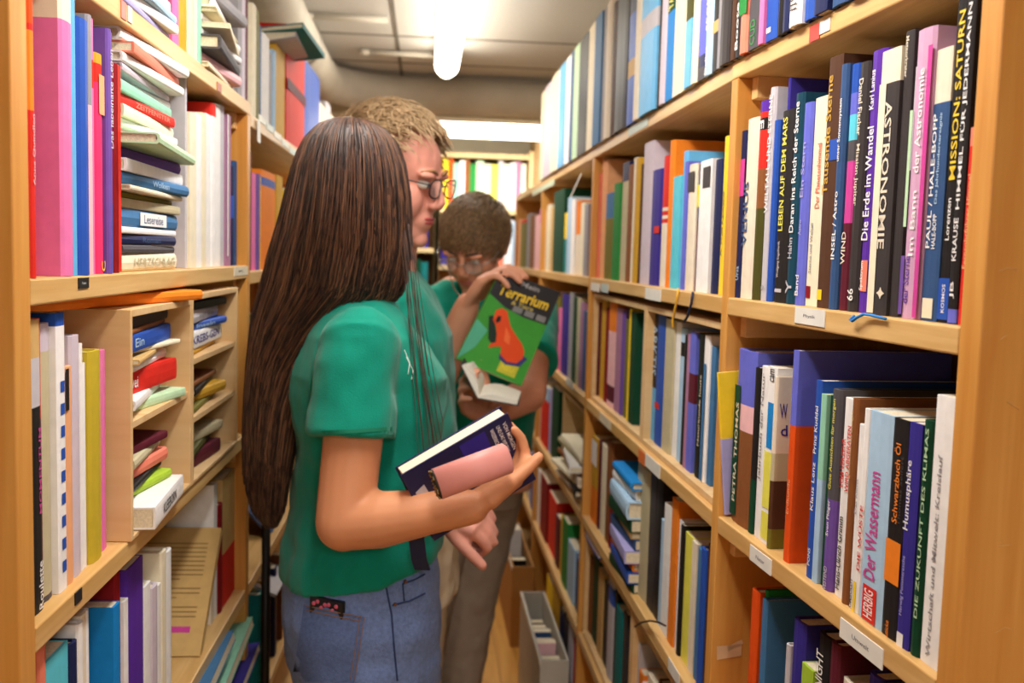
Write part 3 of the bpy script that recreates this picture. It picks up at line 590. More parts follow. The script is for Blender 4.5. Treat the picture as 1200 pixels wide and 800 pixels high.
row(V1, 1.387, .012, P2+' beyond the stack', G % P2, [
 (222, 60, 'pale grey', {}), (223.5, 136, 'ivory', {'in': 0}), (231, 136, 'white', {}), (238, 135, 'ivory', {}), (244, 136, 'white', {}), (250, 124, 'white', {'bands': [(120, 139, 'red')]}), (256, 125, 'white', {}), (262, 126, 'pale grey', {}), (268, 137, 'mauve', {'marks': [('white', .0, .3, 137, 300)]}), (273, 196, 'navy', {'bands': [(230, 256, 'blue')]}), (277, 190, 'slate blue', {})], 230, 281)
row(V1, 1.387, .16, 'behind the flat stack, nearest left bookcase', G % P2, [(207, 125, 'slate blue', {'dep': .1}), (213, 128, 'dark red', {'dep': .1}), (222, 100, 'violet', {'dep': .1})], 180, 230)
s0 = V1.hit(148.5, 250)[0]; s1 = V1.hit(218, 250)[0]
stack(V1, s0, s1, 1.387, [
 (.022, 'ivory', .98, .0, 0, ('HERZSCHLAG', 'khaki', .25, .95)), (.010, 'dark grey', .9, 0, 1), (.013, 'navy', .93, 0, -1, ('Roman', 'slate blue', .4, .7)), (.008, 'white', 1, .0, 1), (.022, 'steel blue', 1, .0, 0, ('Lesereise', 'slate blue', .4, .72), [('white', .34, .78)]), (.012, 'khaki', .93, 0, -2), (.007, 'olive', .9, -.005, 1),
 (.006, 'ivory', 1, .012, 2), (.015, 'steel blue', 1, .012, -2, ('Wolken', 'pale blue', .4, .65)), (.015, 'white', 1, .01, 1), (.016, 'violet', .92, 0, -3), (.013, 'pale green', 1.1, .035, 6), (.010, 'pale pink', .8, -.02, 4), (.009, 'white', .85, 0, -2), (.014, 'ivory', .92, .0, 2),
 (.013, 'red', .9, 0, -1, ('ZEITFENSTER', 'salmon', .3, .9)), (.013, 'mint', .92, 0, 2), (.008, 'white', .9, -.01, -2), (.010, 'lilac grey', .92, 0, 3), (.012, 'white', .95, .01, -1), (.013, 'salmon', .92, .01, 3), (.014, 'white', .96, .012, -3)], 'on the near left shelf', 'books stacked flat on the near left shelf', inset=.012)
P3 = 'top shelf of nearest left bookcase'
a = V1.hit(120, 0)[0]; c = V1.hit(203, 60)[0]
stack(V1, a, c, 1.70, [(.008, 'lavender', 1, 0, 2), (.012, 'white', 1, .0, -3), (.012, 'pale blue', 1, .01, 2), (.016, 'white', .95, 0, 1), (.02, 'hot pink', .9, .0, 3), (.02, 'red', 1, .01, -2), (.016, 'dark grey', .9, 0, 2), (.02, 'lilac grey', .9, 0, 0)], 'on the top left shelf', 'books stacked flat on the top left shelf')
row(V1, 1.70, .005, P3, G % P3, [(206.5, .24, 'pink', {}), (213, .26, 'ochre', {}), (224, .25, 'pale green', {}), (230, .25, 'ivory', {}), (233, .26, 'mint', {})], 40, 238)
a = V1.hit(240, 60)[0]; c = V1.hit(279, 90)[0]
stack(V1, a, c, 1.70, [(.008, 'ivory', 1, 0, 3), (.018, 'pale pink', .95, .0, -4), (.022, 'dark grey', 1, .015, 5), (.012, 'white', 1, .0, -3), (.008, 'ivory', .9, .02, 8), (.012, 'white', 1, 0, -2), (.008, 'khaki', .95, .01, 4), (.022, 'white', .95, 0, 5), (.02, 'grey', 1, .01, -3)], 'beside the mint book, top left shelf', 'papers and books stacked on the top left shelf')
row(V1, 1.70, .005, P3+' far end', G % P3, [(280, .27, 'grey', {}), (285, .26, 'lilac grey', {}), (289, .28, 'maroon', {'hard': True})], 80, 294)
P4 = 'top shelf of second left bookcase'
row(V2, 1.68, .004, P4, G % P4, [(296.5, .22, 'ivory', {}), (301, .22, 'olive', {}), (306.5, .2, 'slate blue', {}), (309.5, 47, 'white', {}), (317, 66, 'grey', {}), (323, 62, 'pale blue', {}), (326.5, 64, 'ochre', {}), (337, 60, 'red', {'marks': [('maroon', 0, 1, 115, 126)], 'hard': True, 'in': 0, 'max': .34}), (358.5, 95, 'blue', {'in': 0}), (376, 128, 'ivory', {}), (383, .22, 'pale grey', {}), (389, .2, 'cream', {})], 120, 397)
P5 = 'upper shelf of second left bookcase'
row(V2, 1.375, .012, P5, G % P5, [(294, .24, 'maroon', {}), (297.5, .2, 'pink', {}), (302, 205, 'violet', {}), (306, 208, 'yellow', {}), (310, 206, 'orange', {'bands': [(214, 223, 'blue')], 'hard': True}), (327, 208, 'ochre', {}), (334, .19, 'yellow', {}), (340, .2, 'cream', {}), (347, .2, 'red', {}), (354, .2, 'teal', {}), (362, .2, 'ivory', {})], 260, 372)
row(V2, 1.06, .012, 'middle shelf of second left bookcase', G % 'middle shelf of the second left bookcase', [(294.5, .2, 'red', {}), (298.5, .22, 'dark green', {}), (304, .2, 'green', {}), (312, .2, 'yellow', {}), (322, .2, 'cream', {})], 400, 335)
P6 = 'middle shelf of nearest left bookcase'
row(V1, 1.06, .012, P6, G % P6, [
 (33.5, 374, 'black', {'bands': [(370, 418, 'tan'), (418, 475, 'pale grey')], 'in': 0, 'txt': [('MOMENTUM', 'magenta', 500, 600, 'up', .8, .2), ('Roulette', 'white', 655, 710, 'up', .75, .35)]}), (48.5, 373, 'red', {'bands': [(490, 745, 'maroon')]}),
 (52.5, 378, 'khaki', {'bands': [(378, 410, 'lilac grey'), (690, 720, 'dark grey')], 'look': 'patterned like an old map'}), (67, 366, 'white', {'bands': [(360, 381, 'blue')], 'marks': [('blue', .35, .8, 445+26*i, 458+26*i) for i in range(9)], 'look': 'with blue blocks down the spine', 'hard': False, 'in': .0}),
 (77.5, 428, 'peach', {'marks': [('black', .0, .4, 430, 478)]}), (87.5, 392, 'lilac grey', {'dep': .2}), (98.5, 402, 'white', {}), (102, 425, 'white', {}), (106.5, 409, 'mustard', {'hard': True, 'in': 0}), (121, 409, 'pink', {'hard': True})], 460, 132)
# two plywood cubbies standing on the middle left shelf
def cubby(u0, u1, z0, z1, shelves, label):
    t = thing('plywood_cubby', V1.P((u0+u1)/2, .12, z0), label, 'cubby', 'plywood cubbies on the middle left shelf'); th = .009; D = .23
    def bx(nm, a, c, za, zb, d0=-.004, d1=D, m=PLY):
        b = MB(); b.obox(V1.P(a, d0, za), V1.t*(c-a), V1.n*(d1-d0), (0, 0, zb-za), m); return b.build(nm, t, bevel=.0008)
    bx('side_panel', u0, u0+th, z0, z1); bx('side_panel', u1-th, u1, z0, z1); bx('top_panel', u0+th, u1-th, z1-th, z1); bx('bottom_panel', u0+th, u1-th, z0, z0+th*.6)
    for z in shelves: bx('shelf', u0+th, u1-th, z-th, z, .0)
    b = MB(); b.obox(V1.P(u0, D, z0), V1.t*(u1-u0), V1.n*.004, (0, 0, z1-z0), PLY); b.build('back_panel', t)
c0 = V1.hit(153, 480)[0]-.012; c1 = V1.hit(222, 480)[0]; c2 = V1.hit(276, 450)[0]
cubby(c0, c1-.001, 1.0605, 1.343, [1.205], 'pale plywood cubby of flat paperbacks on the left shelf, the nearer one')
cubby(c1+.001, c2, 1.0605, 1.349, [1.160, 1.250], 'pale plywood cubby with three compartments, the farther one on the left shelf')
def flat(u0, u1, z, its, ph, gr='books lying flat in the plywood cubbies'): return stack(V1, u0, u1, z, its, ph, gr, inset=.012)
a, c = c0+.02, c1-.05
flat(a, c, 1.205, [(.012, 'pale green', 1, 0, -10), (.012, 'white', 1, 0, 8), (.030, 'red', .95, 0, -4, ('Zwei', 'white', .1, .3)), (.013, 'white', 1, 0, 4), (.006, 'tan', 1, .005, 8), (.006, 'ivory', 1, 0, -6), (.022, 'blue', 1, .004, 3, ('Ein', 'pale blue', .1, .3)), (.006, 'brown', .95, 0, 5), (.016, 'charcoal', 1, 0, 3)], 'in the nearer cubby upper part')
flat(a+.01, c-.03, 1.067, [(.028, 'white', 1.0, .03, 4, ('KLEEBORN', 'black', .25, .7)), (.012, 'lime', .9, 0, -8), (.010, 'black', .9, .0, 4), (.018, 'salmon', .8, 0, -3), (.014, 'khaki', .9, 0, 5), (.010, 'maroon', .8, 0, -5)], 'in the nearer cubby lower part')
a, c = c1+.022, c2-.07
flat(a, c+.03, 1.250, [(.010, 'ochre', .9, -.004, 4), (.026, 'white', 1, 0, 2, ('KREBS-GEN', 'indigo', .12, .9)), (.012, 'blue', .95, 0, -3, ('Inseln', 'pale blue', .3, .7)), (.020, 'pale grey', .9, 0, 3, ('Inge Glas', 'grey', .3, .8)), (.012, 'black', .95, 0, -2)], 'in the farther cubby top compartment')
flat(a, c, 1.160, [(.010, 'olive', .9, 0, 4), (.018, 'ochre', .9, 0, -6), (.010, 'black', .8, 0, 6), (.008, 'brown', .9, 0, 2)], 'in the farther cubby middle compartment')
flat(a, c-.02, 1.067, [(.022, 'maroon', .9, 0, -4), (.016, 'dark olive', .95, 0, 5), (.014, 'khaki', .8, 0, -6)], 'in the farther cubby bottom compartment')
stack(V1, V1.hit(60, 355)[0]+.04, c1-.02, 1.3435, [(.014, 'orange', 1, .02, -14)], 'on top of the nearer cubby', 'books lying on top of the plywood cubbies', inset=.05)
row(V1, 1.06, .02, 'far end of middle left shelf', G % P6, [(277.5, .26, 'dark red', {}), (280.5, .265, 'red', {})], 440, 284)
P7 = 'low shelf of nearest left bookcase'
row(V1, .745, .012, P7, G % P7, [
 (30, 770, 'lemon', {}), (43, 0, None), (47, 752, 'salmon', {}), (56.5, 750, 'cyan', {}), (85, 748, 'navy', {'dep': .2, 'in': 0, 'hard': True}), (92.5, 726, 'white', {}), (99.5, 716, 'cream', {}), (106, 712, 'white', {}), (112, 0, None), (134, 704, 'bright blue', {'dep': .2, 'in': 0, 'hard': False}),
 (142, 668, 'dark red', {'in': .005}), (148, 700, 'white', {}), (153.5, 650, 'purple', {'dep': .2}), (172, 680, 'white', {'dep': .14}), (180, 682, 'lilac grey', {}), (188, 682, 'white', {}), (192.5, 642, 'ivory', {}), (199, 641, 'white', {})], 740, 206)
row(V1, .745, .02, P7+' far end', G % P7, [(250.5, 650, 'cream', {'dep': .14}), (254, 565, 'white', {'dep': .14}), (258, 588, 'dark red', {}), (262, 545, 'red', {'bands': [(540, 627, 'tan')], 'dep': .2}), (279, 550, 'brown', {})], 700, 287)

# ------------------------------------------------------------------ people
from mathutils.bvhtree import BVHTree
V = Vector
FH = V((math.sin(YAW), math.cos(YAW), 0)); UPV = V((0, 0, 1))
def loft(mb, rings, m, n=28):
    """rings: (centre, half axis 1, half axis 2), closed at both ends"""
    vs = []; fs = []
    for c, a, b in rings:
        for j in range(n):
            q = 2*math.pi*j/n; x, y = math.cos(q), math.sin(q)
            vs.append(V(c)+V(a)*math.copysign(abs(x)**.85, x)+V(b)*math.copysign(abs(y)**.85, y))
    for i in range(len(rings)-1):
        for j in range(n): fs.append((i*n+j, i*n+(j+1) % n, (i+1)*n+(j+1) % n, (i+1)*n+j))
    fs += [tuple(range(n-1, -1, -1)), tuple((len(rings)-1)*n+j for j in range(n))]
    mb.add(vs, fs, m, True)
def limb(mb, pts, rs, m, n=16):
    """smooth tapered limb through the joints"""
    P_ = [V(p) for p in pts]; Q = []; RR = []
    for i in range(len(P_)-1):
        p0 = P_[max(i-1, 0)]; p1 = P_[i]; p2 = P_[i+1]; p3 = P_[min(i+2, len(P_)-1)]
        for k in range(6):
            t = k/6; ct = t
            pt = .5*((2*p1)+(p2-p0)*ct*.6+(2*(-3*p1+3*p2)-1.2*(p2-p0)-.6*(p3-p1)+2*0*p1)*ct**2*1.0+(2*(2*p1-2*p2)+.6*(p2-p0)+.6*(p3-p1))*ct**3)
            Q.append(pt); RR.append(rs[i]*(1-t)+rs[i+1]*t)
    Q.append(P_[-1]); RR.append(rs[-1])
    mb.tube(Q, RR, m, n); mb.ell(Q[0], RR[0], RR[0], RR[0], m); mb.ell(Q[-1], RR[-1], RR[-1], RR[-1], m)
def hand(mb, wr, d, pn, side, m, curls, sc=1.0, thumb=(.7, .75, .25), spread=.0, rw=.027):
    wr, d = V(wr), V(d).normalized(); pn = (V(pn)-d*V(pn).dot(d)).normalized(); s = d.cross(pn)*side
    L = [(.040, .025, .019), (.044, .028, .020), (.041, .026, .019), (.031, .020, .017)]
    rr = [.0092, .0095, .0090, .0080]
    mb.ell(wr+d*.05*sc, .016*sc, .016*sc, .016*sc, m)
    for i in range(4):
        off = (.029-.0195*i)*sc
        base = wr+d*(.086-.004*abs(i-1.2))*sc+s*off
        mb.tube([wr+s*off*.45-d*.005, wr+d*.045*sc+s*off*.85, base], [.014*sc, .0145*sc, .0125*sc], m, 10)
        p = base; ang = 0; pts = [p-d*.01*sc]; rs = [.0115*sc]
        dd = (d+s*spread*(1.5-i)*.15).normalized()
        for j in range(3):
            ang += R(curls[i][j]); q = p+(dd*math.cos(ang)+pn*math.sin(ang))*L[i][j]*sc
            pts += [(p+q)/2, q]; rs += [rr[i]*sc*(1.02-.06*j), rr[i]*sc*(1-.08*j)]; p = q
        mb.tube(pts, rs, m, 10); mb.ell(pts[-1], rs[-1], rs[-1], rs[-1], m, None, 10, 6)
    a = wr+d*.022*sc+s*.024*sc
    td = (s*thumb[0]+d*thumb[1]+pn*thumb[2]).normalized(); t2 = (td+d*.35).normalized()
    p1 = a+td*.042*sc; p2 = p1+t2*.033*sc; p3 = p2+(t2+pn*.15+d*.2).normalized()*.026*sc
    mb.tube([wr, a, p1, p2, p3], [.016*sc, .0165*sc, .0125*sc, .0105*sc, .009*sc], m, 10); mb.ell(p3, .009*sc, .009*sc, .009*sc, m, None, 10, 6)
    return p3
def head_frame(c, f, tilt=0):
    f = V(f).normalized(); r = f.cross(UPV).normalized(); u = r.cross(f)
    q = Matrix.Rotation(tilt, 3, f); r = q @ r; u = q @ u
    return Matrix((r, f, u)).transposed()      # columns right, forward, up
def head_mb(mb, c, M, m, s=1.0, jaw=1.0, slim=1.0):
    c = V(c)
    def q(x, y, z): return c+M @ V((x*s, y*s, z*s))
    def e(p, a, b, d, n=18): mb.ell(q(*p), a*s, b*s, d*s, m, M, n, 12)
    e((0, -.012, .022), .076*slim, .094, .088); e((0, .02, .03), .068*slim, .07, .072)
    e((0, .028, -.045), .058*slim, .060, .058*jaw); e((0, .052, -.088), .034*slim, .036, .030); e((0, .078, -.104), .019, .016, .016)
    for k in (-1, 1):
        e((k*.034*slim, .050, -.034), .028, .034, .040); e((k*.03, .083, .020), .026, .014, .009)
        e((k*.040*slim, .02, -.066), .024, .045, .034)
        e((k*.010, .099, -.036), .0085, .010, .008, 10)
        e((k*.078*slim, -.012, -.008), .010, .020, .031); e((k*.082*slim, -.02, .008), .008, .016, .016)
    e((0, .072, -.066), .030, .024, .026)
    mb.tube([q(0, .082, .018), q(0, .096, 0), q(0, .108, -.028), q(0, .103, -.038)], [.008*s, .0085*s, .0100*s, .007*s], m, 10)
    return q
def face_parts(root, q, M, s, eye=(70, 60, 50), lipc=(186, 92, 86), browc=(96, 70, 48), closed=False):
    lip = mat('lips %d' % lipc[0], lipc, .4, .05)
    b = MB(); b.ell(q(0, .0905, -.061), .021*s, .0065*s, .0036*s, lip, M, 14, 8); b.ell(q(0, .090, -.0685), .018*s, .007*s, .0046*s, lip, M, 14, 8); b.build('lips', root)
    for k in (-1, 1):
        b = MB(); b.ell(q(k*.031, .078, .003), .0125*s, .0125*s, .0095*s, mat('eye white', (226, 220, 212), .25, 0), M, 12, 8)
        e = b.build('eye', root)
        b = MB(); b.ell(q(k*.031, .0875, .002), .0052*s, .0038*s, .0052*s, mat('iris %d' % eye[0], eye, .2, 0), M, 10, 6); b.build('iris', e)
        b = MB(); b.tube([q(k*.012, .094, .024), q(k*.03, .093, .031), q(k*.05, .078, .025)], [.0028*s, .0036*s, .002*s], mat('brow %d' % browc[0], browc, .9, .1), 6); b.build('eyebrow', root)
def glasses(root, q, M, s, col, name='glasses', metal=0):
    g = mat('frame %d' % col[0], col, .3, 0, metal=metal)
    glass = mat('lens glass', (250, 252, 252), .02, 0, trans=1)
    fr = MB()
    for k in (-1, 1):
        pts = []
        for j in range(21):
            a = 2*math.pi*j/20; pts.append(q(k*.034+.0235*math.copysign(abs(math.cos(a))**.7, math.cos(a)), .109-.004*abs(math.cos(a)), .0+.0175*math.copysign(abs(math.sin(a))**.7, math.sin(a))))
        fr.tube(pts, .0016*s, g, 6, False)
        fr.tube([q(k*.057, .106, .006), q(k*.078, .07, .008), q(k*.083, -.01, .004), q(k*.082, -.03, -.012)], .0014*s, g, 6)
    fr.tube([q(-.0115, .109, .004), q(0, .112, .008), q(.0115, .109, .004)], .0014*s, g, 6)
    f = fr.build(name, root)
    for k in (-1, 1):
        b = MB(); vs = [q(k*.034+.022*math.cos(2*math.pi*j/16), .1075, .016*math.sin(2*math.pi*j/16)) for j in range(16)]
        vs += [v+M @ V((0, .0012*s, 0)) for v in vs]
        b.add(vs, [tuple(range(15, -1, -1)), tuple(range(16, 32))]+[(j, (j+1) % 16, 16+(j+1) % 16, 16+j) for j in range(16)], glass, False); b.build('lens', f)
def short_hair(root, q, M, m, s, n, ln, flow, rough=.12, front=.045, seed=1, low=-.03, lift=1.0, thick=.0009):
    """tufts over the scalp; flow = combing direction in head space"""
    rd = random.Random(seed); b = MB()
    def sc(x, y, z): return V((x*.083, -.012+y*.101, .024+z*.094))
    def hair_ok(p): return p.z > low+max(0, (p.y+.01))*front*22 if p.y > -.01 else p.z > low-.02-(-.01-p.y)*.35
    N1, N2 = 26, 18; vs = []; idx = {}; fs = []
    for i in range(N2+1):
        for j in range(N1):
            ph = math.pi*i/N2*.78; a = 2*math.pi*j/N1; p = sc(math.sin(ph)*math.cos(a), math.sin(ph)*math.sin(a), math.cos(ph)); idx[i, j] = (len(vs), p); vs.append(q(*p))
    for i in range(N2):
        for j in range(N1):
            quad = [idx[i, j], idx[i+1, j], idx[i+1, (j+1) % N1], idx[i, (j+1) % N1]]
            if all(hair_ok(p) for _, p in quad): fs.append([k for k, _ in quad])
    b.add(vs, fs, m, True)
    cnt = 0
    while cnt < n:
        d = V((rd.gauss(0, 1), rd.gauss(0, 1), rd.gauss(0, 1))).normalized(); p = sc(*d)
        if not hair_ok(p) or d.z < -.6: continue
        cnt += 1; fl = V(flow)+V((d.x*.5, 0, -.35 if d.z < .6 else 0)); fl += V((rd.gauss(0, rough), rd.gauss(0, rough), rd.gauss(0, rough)))
        t = (fl-d*fl.dot(d)).normalized(); L = ln*rd.uniform(.7, 1.2); pts = []
        pos = p.copy(); up = .25*lift
        for k in range(6):
            pts.append(q(*pos)); t = (fl-d*fl.dot(d)).normalized()
            step = (t+d*(up*(1-k/4)))*L/5*s; pos = pos+step; nd = V((pos.x/.083, (pos.y+.012)/.101, (pos.z-.024)/.094)); ln_ = nd.length; d = nd.normalized()
            if ln_ < 1.03: pos = sc(*(d*1.03))
        b.tube(pts, [thick*1.3, thick*1.5, thick*1.4, thick*1.2, thick*.8, thick*.3], m, 4, False)
    return b.build('hair', root)
def shoes(root, feet, f, m, nm='shoe'):
    f = V(f).normalized(); r = f.cross(UPV)
    for p in feet:
        p = V(p); b = MB(); so = mat('shoe sole', (230, 226, 216), .6, .03)
        loft(b, [(p+f*.055+UPV*.025, f*.135, r*.047), (p+f*.05+UPV*.05, f*.125, r*.045), (p+f*.02+UPV*.075, f*.09, r*.04), (p+UPV*.11, f*.055, r*.042)], m, 20)
        o = b.build(nm, root); b = MB(); loft(b, [(p+f*.057, f*.142, r*.05), (p+f*.057+UPV*.024, f*.142, r*.05)], so, 20); b.build('sole', o)
def evaluated_bvh(o):
    dg = bpy.context.evaluated_depsgraph_get(); dg.update(); e = o.evaluated_get(dg); me = e.to_mesh()
    mw = V(BASE[o.name]); t = BVHTree.FromPolygons([v.co+mw for v in me.vertices], [tuple(p.vertices) for p in me.polygons]); e.to_mesh_clear(); return t
def on(t, px, py, lift=.002):
    d = ray(px, py).normalized(); h, n, i, k = t.ray_cast(CAM, d)
    return None if h is None else h-d*lift
def decal(t, quad, m, mb, nx=6, ny=6, lift=.002):
    """a patch following a garment between four image corners"""
    g = []
    for j in range(ny+1):
        for i in range(nx+1):
            a, b_ = i/nx, j/ny
            x = (quad[0][0]*(1-a)+quad[1][0]*a)*(1-b_)+(quad[3][0]*(1-a)+quad[2][0]*a)*b_
            y = (quad[0][1]*(1-a)+quad[1][1]*a)*(1-b_)+(quad[3][1]*(1-a)+quad[2][1]*a)*b_
            g.append(on(t, x, y, lift))
    if any(p is None for p in g): 
        gg = [p for p in g if p is not None]
        if not gg: return
        g = [p if p is not None else gg[0] for p in g]
    mb.add(g, [(j*(nx+1)+i, j*(nx+1)+i+1, (j+1)*(nx+1)+i+1, (j+1)*(nx+1)+i) for j in range(ny) for i in range(nx)], m, True)
def line_on(t, pts, r, m, mb, lift=.001, n=10):
    out = []
    for a, b_ in zip(pts[:-1], pts[1:]):
        for k in range(n):
            p = on(t, a[0]+(b_[0]-a[0])*k/n, a[1]+(b_[1]-a[1])*k/n, lift)
            if p: out.append(p)
    if len(out) > 1: mb.tube(out, r, m, 6)
def text_on(t, s, o, ex, ey, m, mb, lift=.0015):
    vs, fs, _ = glyphs(s); P_ = [on(t, o[0]+ex[0]*a+ey[0]*b_, o[1]+ex[1]*a+ey[1]*b_, lift) for a, b_ in vs]
    if all(p is not None for p in P_): mb.add(P_, fs, m)
def folds(o, strength, scale, seed=0):
    tx = bpy.data.textures.new('folds', 'CLOUDS'); tx.noise_scale = scale; tx.noise_depth = 1
    d = o.modifiers.new('folds', 'DISPLACE'); d.texture = tx; d.strength = strength; d.mid_level = .5; d.texture_coords = 'LOCAL'

SK1 = mat('skin of the woman', (214, 146, 104), .5, .04, 18, .3, sss=.08)
SK2 = mat('skin of the fair man', (222, 152, 132), .5, .05, 18, .3, sss=.08)
SK3 = mat('skin of the reading man', (216, 152, 122), .5, .05, 18, .3, sss=.08)
GREEN = mat('green cotton', (4, 134, 112), .85, .05, 25, .15, sheen=.15, bump=.25, bscale=500)
WHITE_PRINT = mat('white print', (226, 240, 234), .7, 0)
DENIM = mat('blue denim', (112, 134, 184), .85, .16, 160, .15, sheen=.1, bump=.4, bscale=500)
DENIM_D = mat('denim seam', (52, 66, 104), .85, .1, 160, .1)
BEIGE = mat('beige chinos', (216, 196, 164), .85, .05, 40, .15, bump=.2, bscale=400)
GREIGE = mat('grey-beige trousers', (158, 140, 122), .85, .05, 40, .15, bump=.2, bscale=400)
SHOE = mat('dark canvas shoe', (52, 54, 62), .7, .05)

# ---- the woman with long hair -------------------------------------------------------
f1 = V((math.cos(R(12)), math.sin(R(12)), 0)); r1 = V((f1.y, -f1.x, 0))
ground1 = V((-.085, 1.68, 0))
woman = thing('person', ground1, 'person with very long brown hair in green T-shirt and blue jeans, holding two books', 'person')
def c1(z, px, dep=1.655):       # torso axis point at height z seen at image column px
    p = V((0, dep, z)); 
    for _ in range(3):
        # column -> world X at this depth
        py = 400
        d = ray(px, 297+(EYE-z)/dep*F_PX); p = CAM+d*(dep/d.y); 
    return V((p.x, dep, z))
body = MB()
tors = [(.80, 422, .115, .165), (.88, 420, .118, .160), (.98, 426, .100, .135), (1.08, 430, .098, .132), (1.16, 430, .108, .140), (1.23, 428, .112, .150), (1.29, 420, .085, .150), (1.33, 416, .060, .11), (1.36, 414, .045, .06)]
loft(body, [(c1(z, x), f1*a, r1*b) for z, x, a, b in tors], SK1)
neck = c1(1.36, 414)
hc1 = W(412, 224, 1.605)
limb(body, [neck-UPV*.03, hc1-UPV*.06], [.052, .05], SK1)
fh1 = V((math.cos(R(62)), math.sin(R(62)), -.12)); M1 = head_frame(hc1, fh1)
q1 = head_mb(body, hc1, M1, SK1, .98)
sh_r = V(W(421, 405, 1.505)); el_r = W(403, 612, 1.47); wr_r = W(553, 594, 1.455)
limb(body, [sh_r, sh_r*.5+el_r*.5+f1*.003, el_r], [.050, .046, .043], SK1); limb(body, [el_r, el_r*.7+wr_r*.3-UPV*.002, el_r*.35+wr_r*.65, wr_r], [.042, .043, .034, .026], SK1)
dd = (_R*.62+FH*.50+UPV*.42)
hand(body, wr_r+dd.normalized()*.0, dd, UPV*.9-_R*.45-FH*.1, 1 if dd.cross(UPV*.9-_R*.45).dot(-FH) > 0 else -1, SK1,
     [(38, 38, 25), (40, 38, 25), (36, 36, 24), (30, 36, 22)], .96, thumb=(.35, .95, .15))
sh_l = V(c1(1.29, 428))-r1*.155; el_l = W(452, 588, 1.77); wr_l = W(492, 530, 1.66)
limb(body, [sh_l, el_l], [.048, .041], SK1); limb(body, [el_l, wr_l], [.040, .026], SK1)
hand(body, wr_l, wr_r-wr_l+V((0, -.0, .08)), -UPV, 1, SK1, [(15, 20, 10)]*4, .9)
hipc = c1(.84, 421)
for k in (-1, 1):
    hj = hipc+r1*.085*k; kn = V((hj.x+.012, hj.y, .46)); an_ = V((hj.x-.01, hj.y+.01, .09))
    limb(body, [hj, kn], [.085, .055], SK1); limb(body, [kn, an_], [.052, .036], SK1)
bod = body.build('body', woman, remesh=.0042, smooth=4)
# T-shirt
sh = MB()
ts = [(.902, 423, .134, .172), (.935, 424, .134, .170), (.98, 427, .124, .158), (1.08, 430, .118, .150), (1.16, 431, .128, .155), (1.22, 430, .131, .160), (1.285, 420, .098, .158), (1.33, 415, .068, .115), (1.355, 413, .055, .075)]
loft(sh, [(c1(z, x), f1*a+UPV*(.030 if z < .92 else .015 if z < .95 else 0), r1*b) for z, x, a, b in ts], GREEN)
for s_, e_, l_ in ((sh_r, el_r, .52), (sh_l, el_l, .50)):
    mid = s_+(e_-s_)*l_
    limb_pts = [s_+UPV*.004+(c1(1.3, 420)-s_)*.3, s_, s_+(e_-s_)*.25, mid]
    sh.tube([limb_pts[0], limb_pts[1]+UPV*.004, limb_pts[2], limb_pts[3]], [.052, .062, .064, .067], GREEN, 20)
    sh.ell(s_+UPV*.002, .061, .061, .058, GREEN)
shirt1 = sh.build('t_shirt', woman, remesh=.004, smooth=7); folds(shirt1, .016, .075)
# hem bands of sleeve and waist
# jeans
je = MB()
loft(je, [(c1(z, x), f1*a, r1*b) for z, x, a, b in ((.66, 430, .120, .165), (.74, 424, .130, .178), (.82, 422, .134, .180), (.89, 424, .127, .166), (.96, 430, .108, .146))], DENIM)
for k in (-1, 1):
    hj = hipc+r1*.088*k-UPV*.08; kn = V((hj.x+.012, hj.y, .46)); an_ = V((hj.x-.01, hj.y+.01, .075))
    limb(je, [hj, kn], [.098, .068], DENIM); limb(je, [kn, an_], [.068, .062], DENIM)
jeans = je.build('jeans', woman, remesh=.005, smooth=5); folds(jeans, .010, .05)
shoes(woman, [V((hipc.x-.02, hipc.y+.01, 0))+r1*.09*k for k in (-1, 1)], f1, SHOE)
# hair
HAIR1 = mat('long brown hair', (58, 38, 30), .42, .25, 60, .5)
_nt = HAIR1.node_tree; _r = [n for n in _nt.nodes if n.type == 'VALTORGB'][0]; _r.color_ramp.elements[0].color = (*lin((44, 30, 26)), 1); _r.color_ramp.elements[1].color = (*lin((92, 58, 40)), 1)
HAIR1L = mat('lighter brown strand', (118, 80, 56), .45, .2, 40, .4); HAIR1D = mat('dark brown strand', (40, 28, 24), .4, .2, 40, .5)
hr = [(139, 412, 6, .02, 1.60), (143, 412, 24, .055, 1.60), (150, 412, 38, .082, 1.60), (165, 412, 52, .105, 1.60), (190, 411, 63, .118, 1.60), (230, 409, 71, .118, 1.60), (270, 404, 77, .112, 1.60), (310, 397, 83, .100, 1.61), (345, 388, 82, .095, 1.62),
      (368, 368, 70, .085, 1.63), (400, 343, 49, .075, 1.64), (440, 328, 38, .07, 1.645), (500, 318, 32, .062, 1.65), (560, 313, 27, .05, 1.655), (600, 315, 19, .035, 1.66), (618, 318, 7, .015, 1.66)]
def hair_pt(y, th, k=1.0):
    for i in range(len(hr)-1):
        if hr[i+1][0] >= y: break
    a, b_ = hr[i], hr[i+1]; t = (y-a[0])/(b_[0]-a[0]); g = [a[j]*(1-t)+b_[j]*t for j in range(5)]
    c = W(g[1], y, g[4]); w_ = g[2]/F_PX*g[4]
    return c+_R*(w_*k*math.cos(th))+FH*(g[3]*k*math.sin(th))
b = MB(); n = 30; vs = []; fs = []
rows_ = [139, 141, 143, 146, 150, 158, 168, 180, 195, 215, 240, 270, 300, 330, 350, 370, 400, 440, 480, 520, 560, 590, 612]
TH0, TH1 = R(6), R(-236)
for y in rows_:
    for j in range(n+1): vs.append(hair_pt(y, TH0+(TH1-TH0)*j/n, .94))
for i in range(len(rows_)-1):
    for j in range(n): fs.append((i*(n+1)+j, i*(n+1)+j+1, (i+1)*(n+1)+j+1, (i+1)*(n+1)+j))
b.add(vs, fs, HAIR1, True)
rd = random.Random(3)
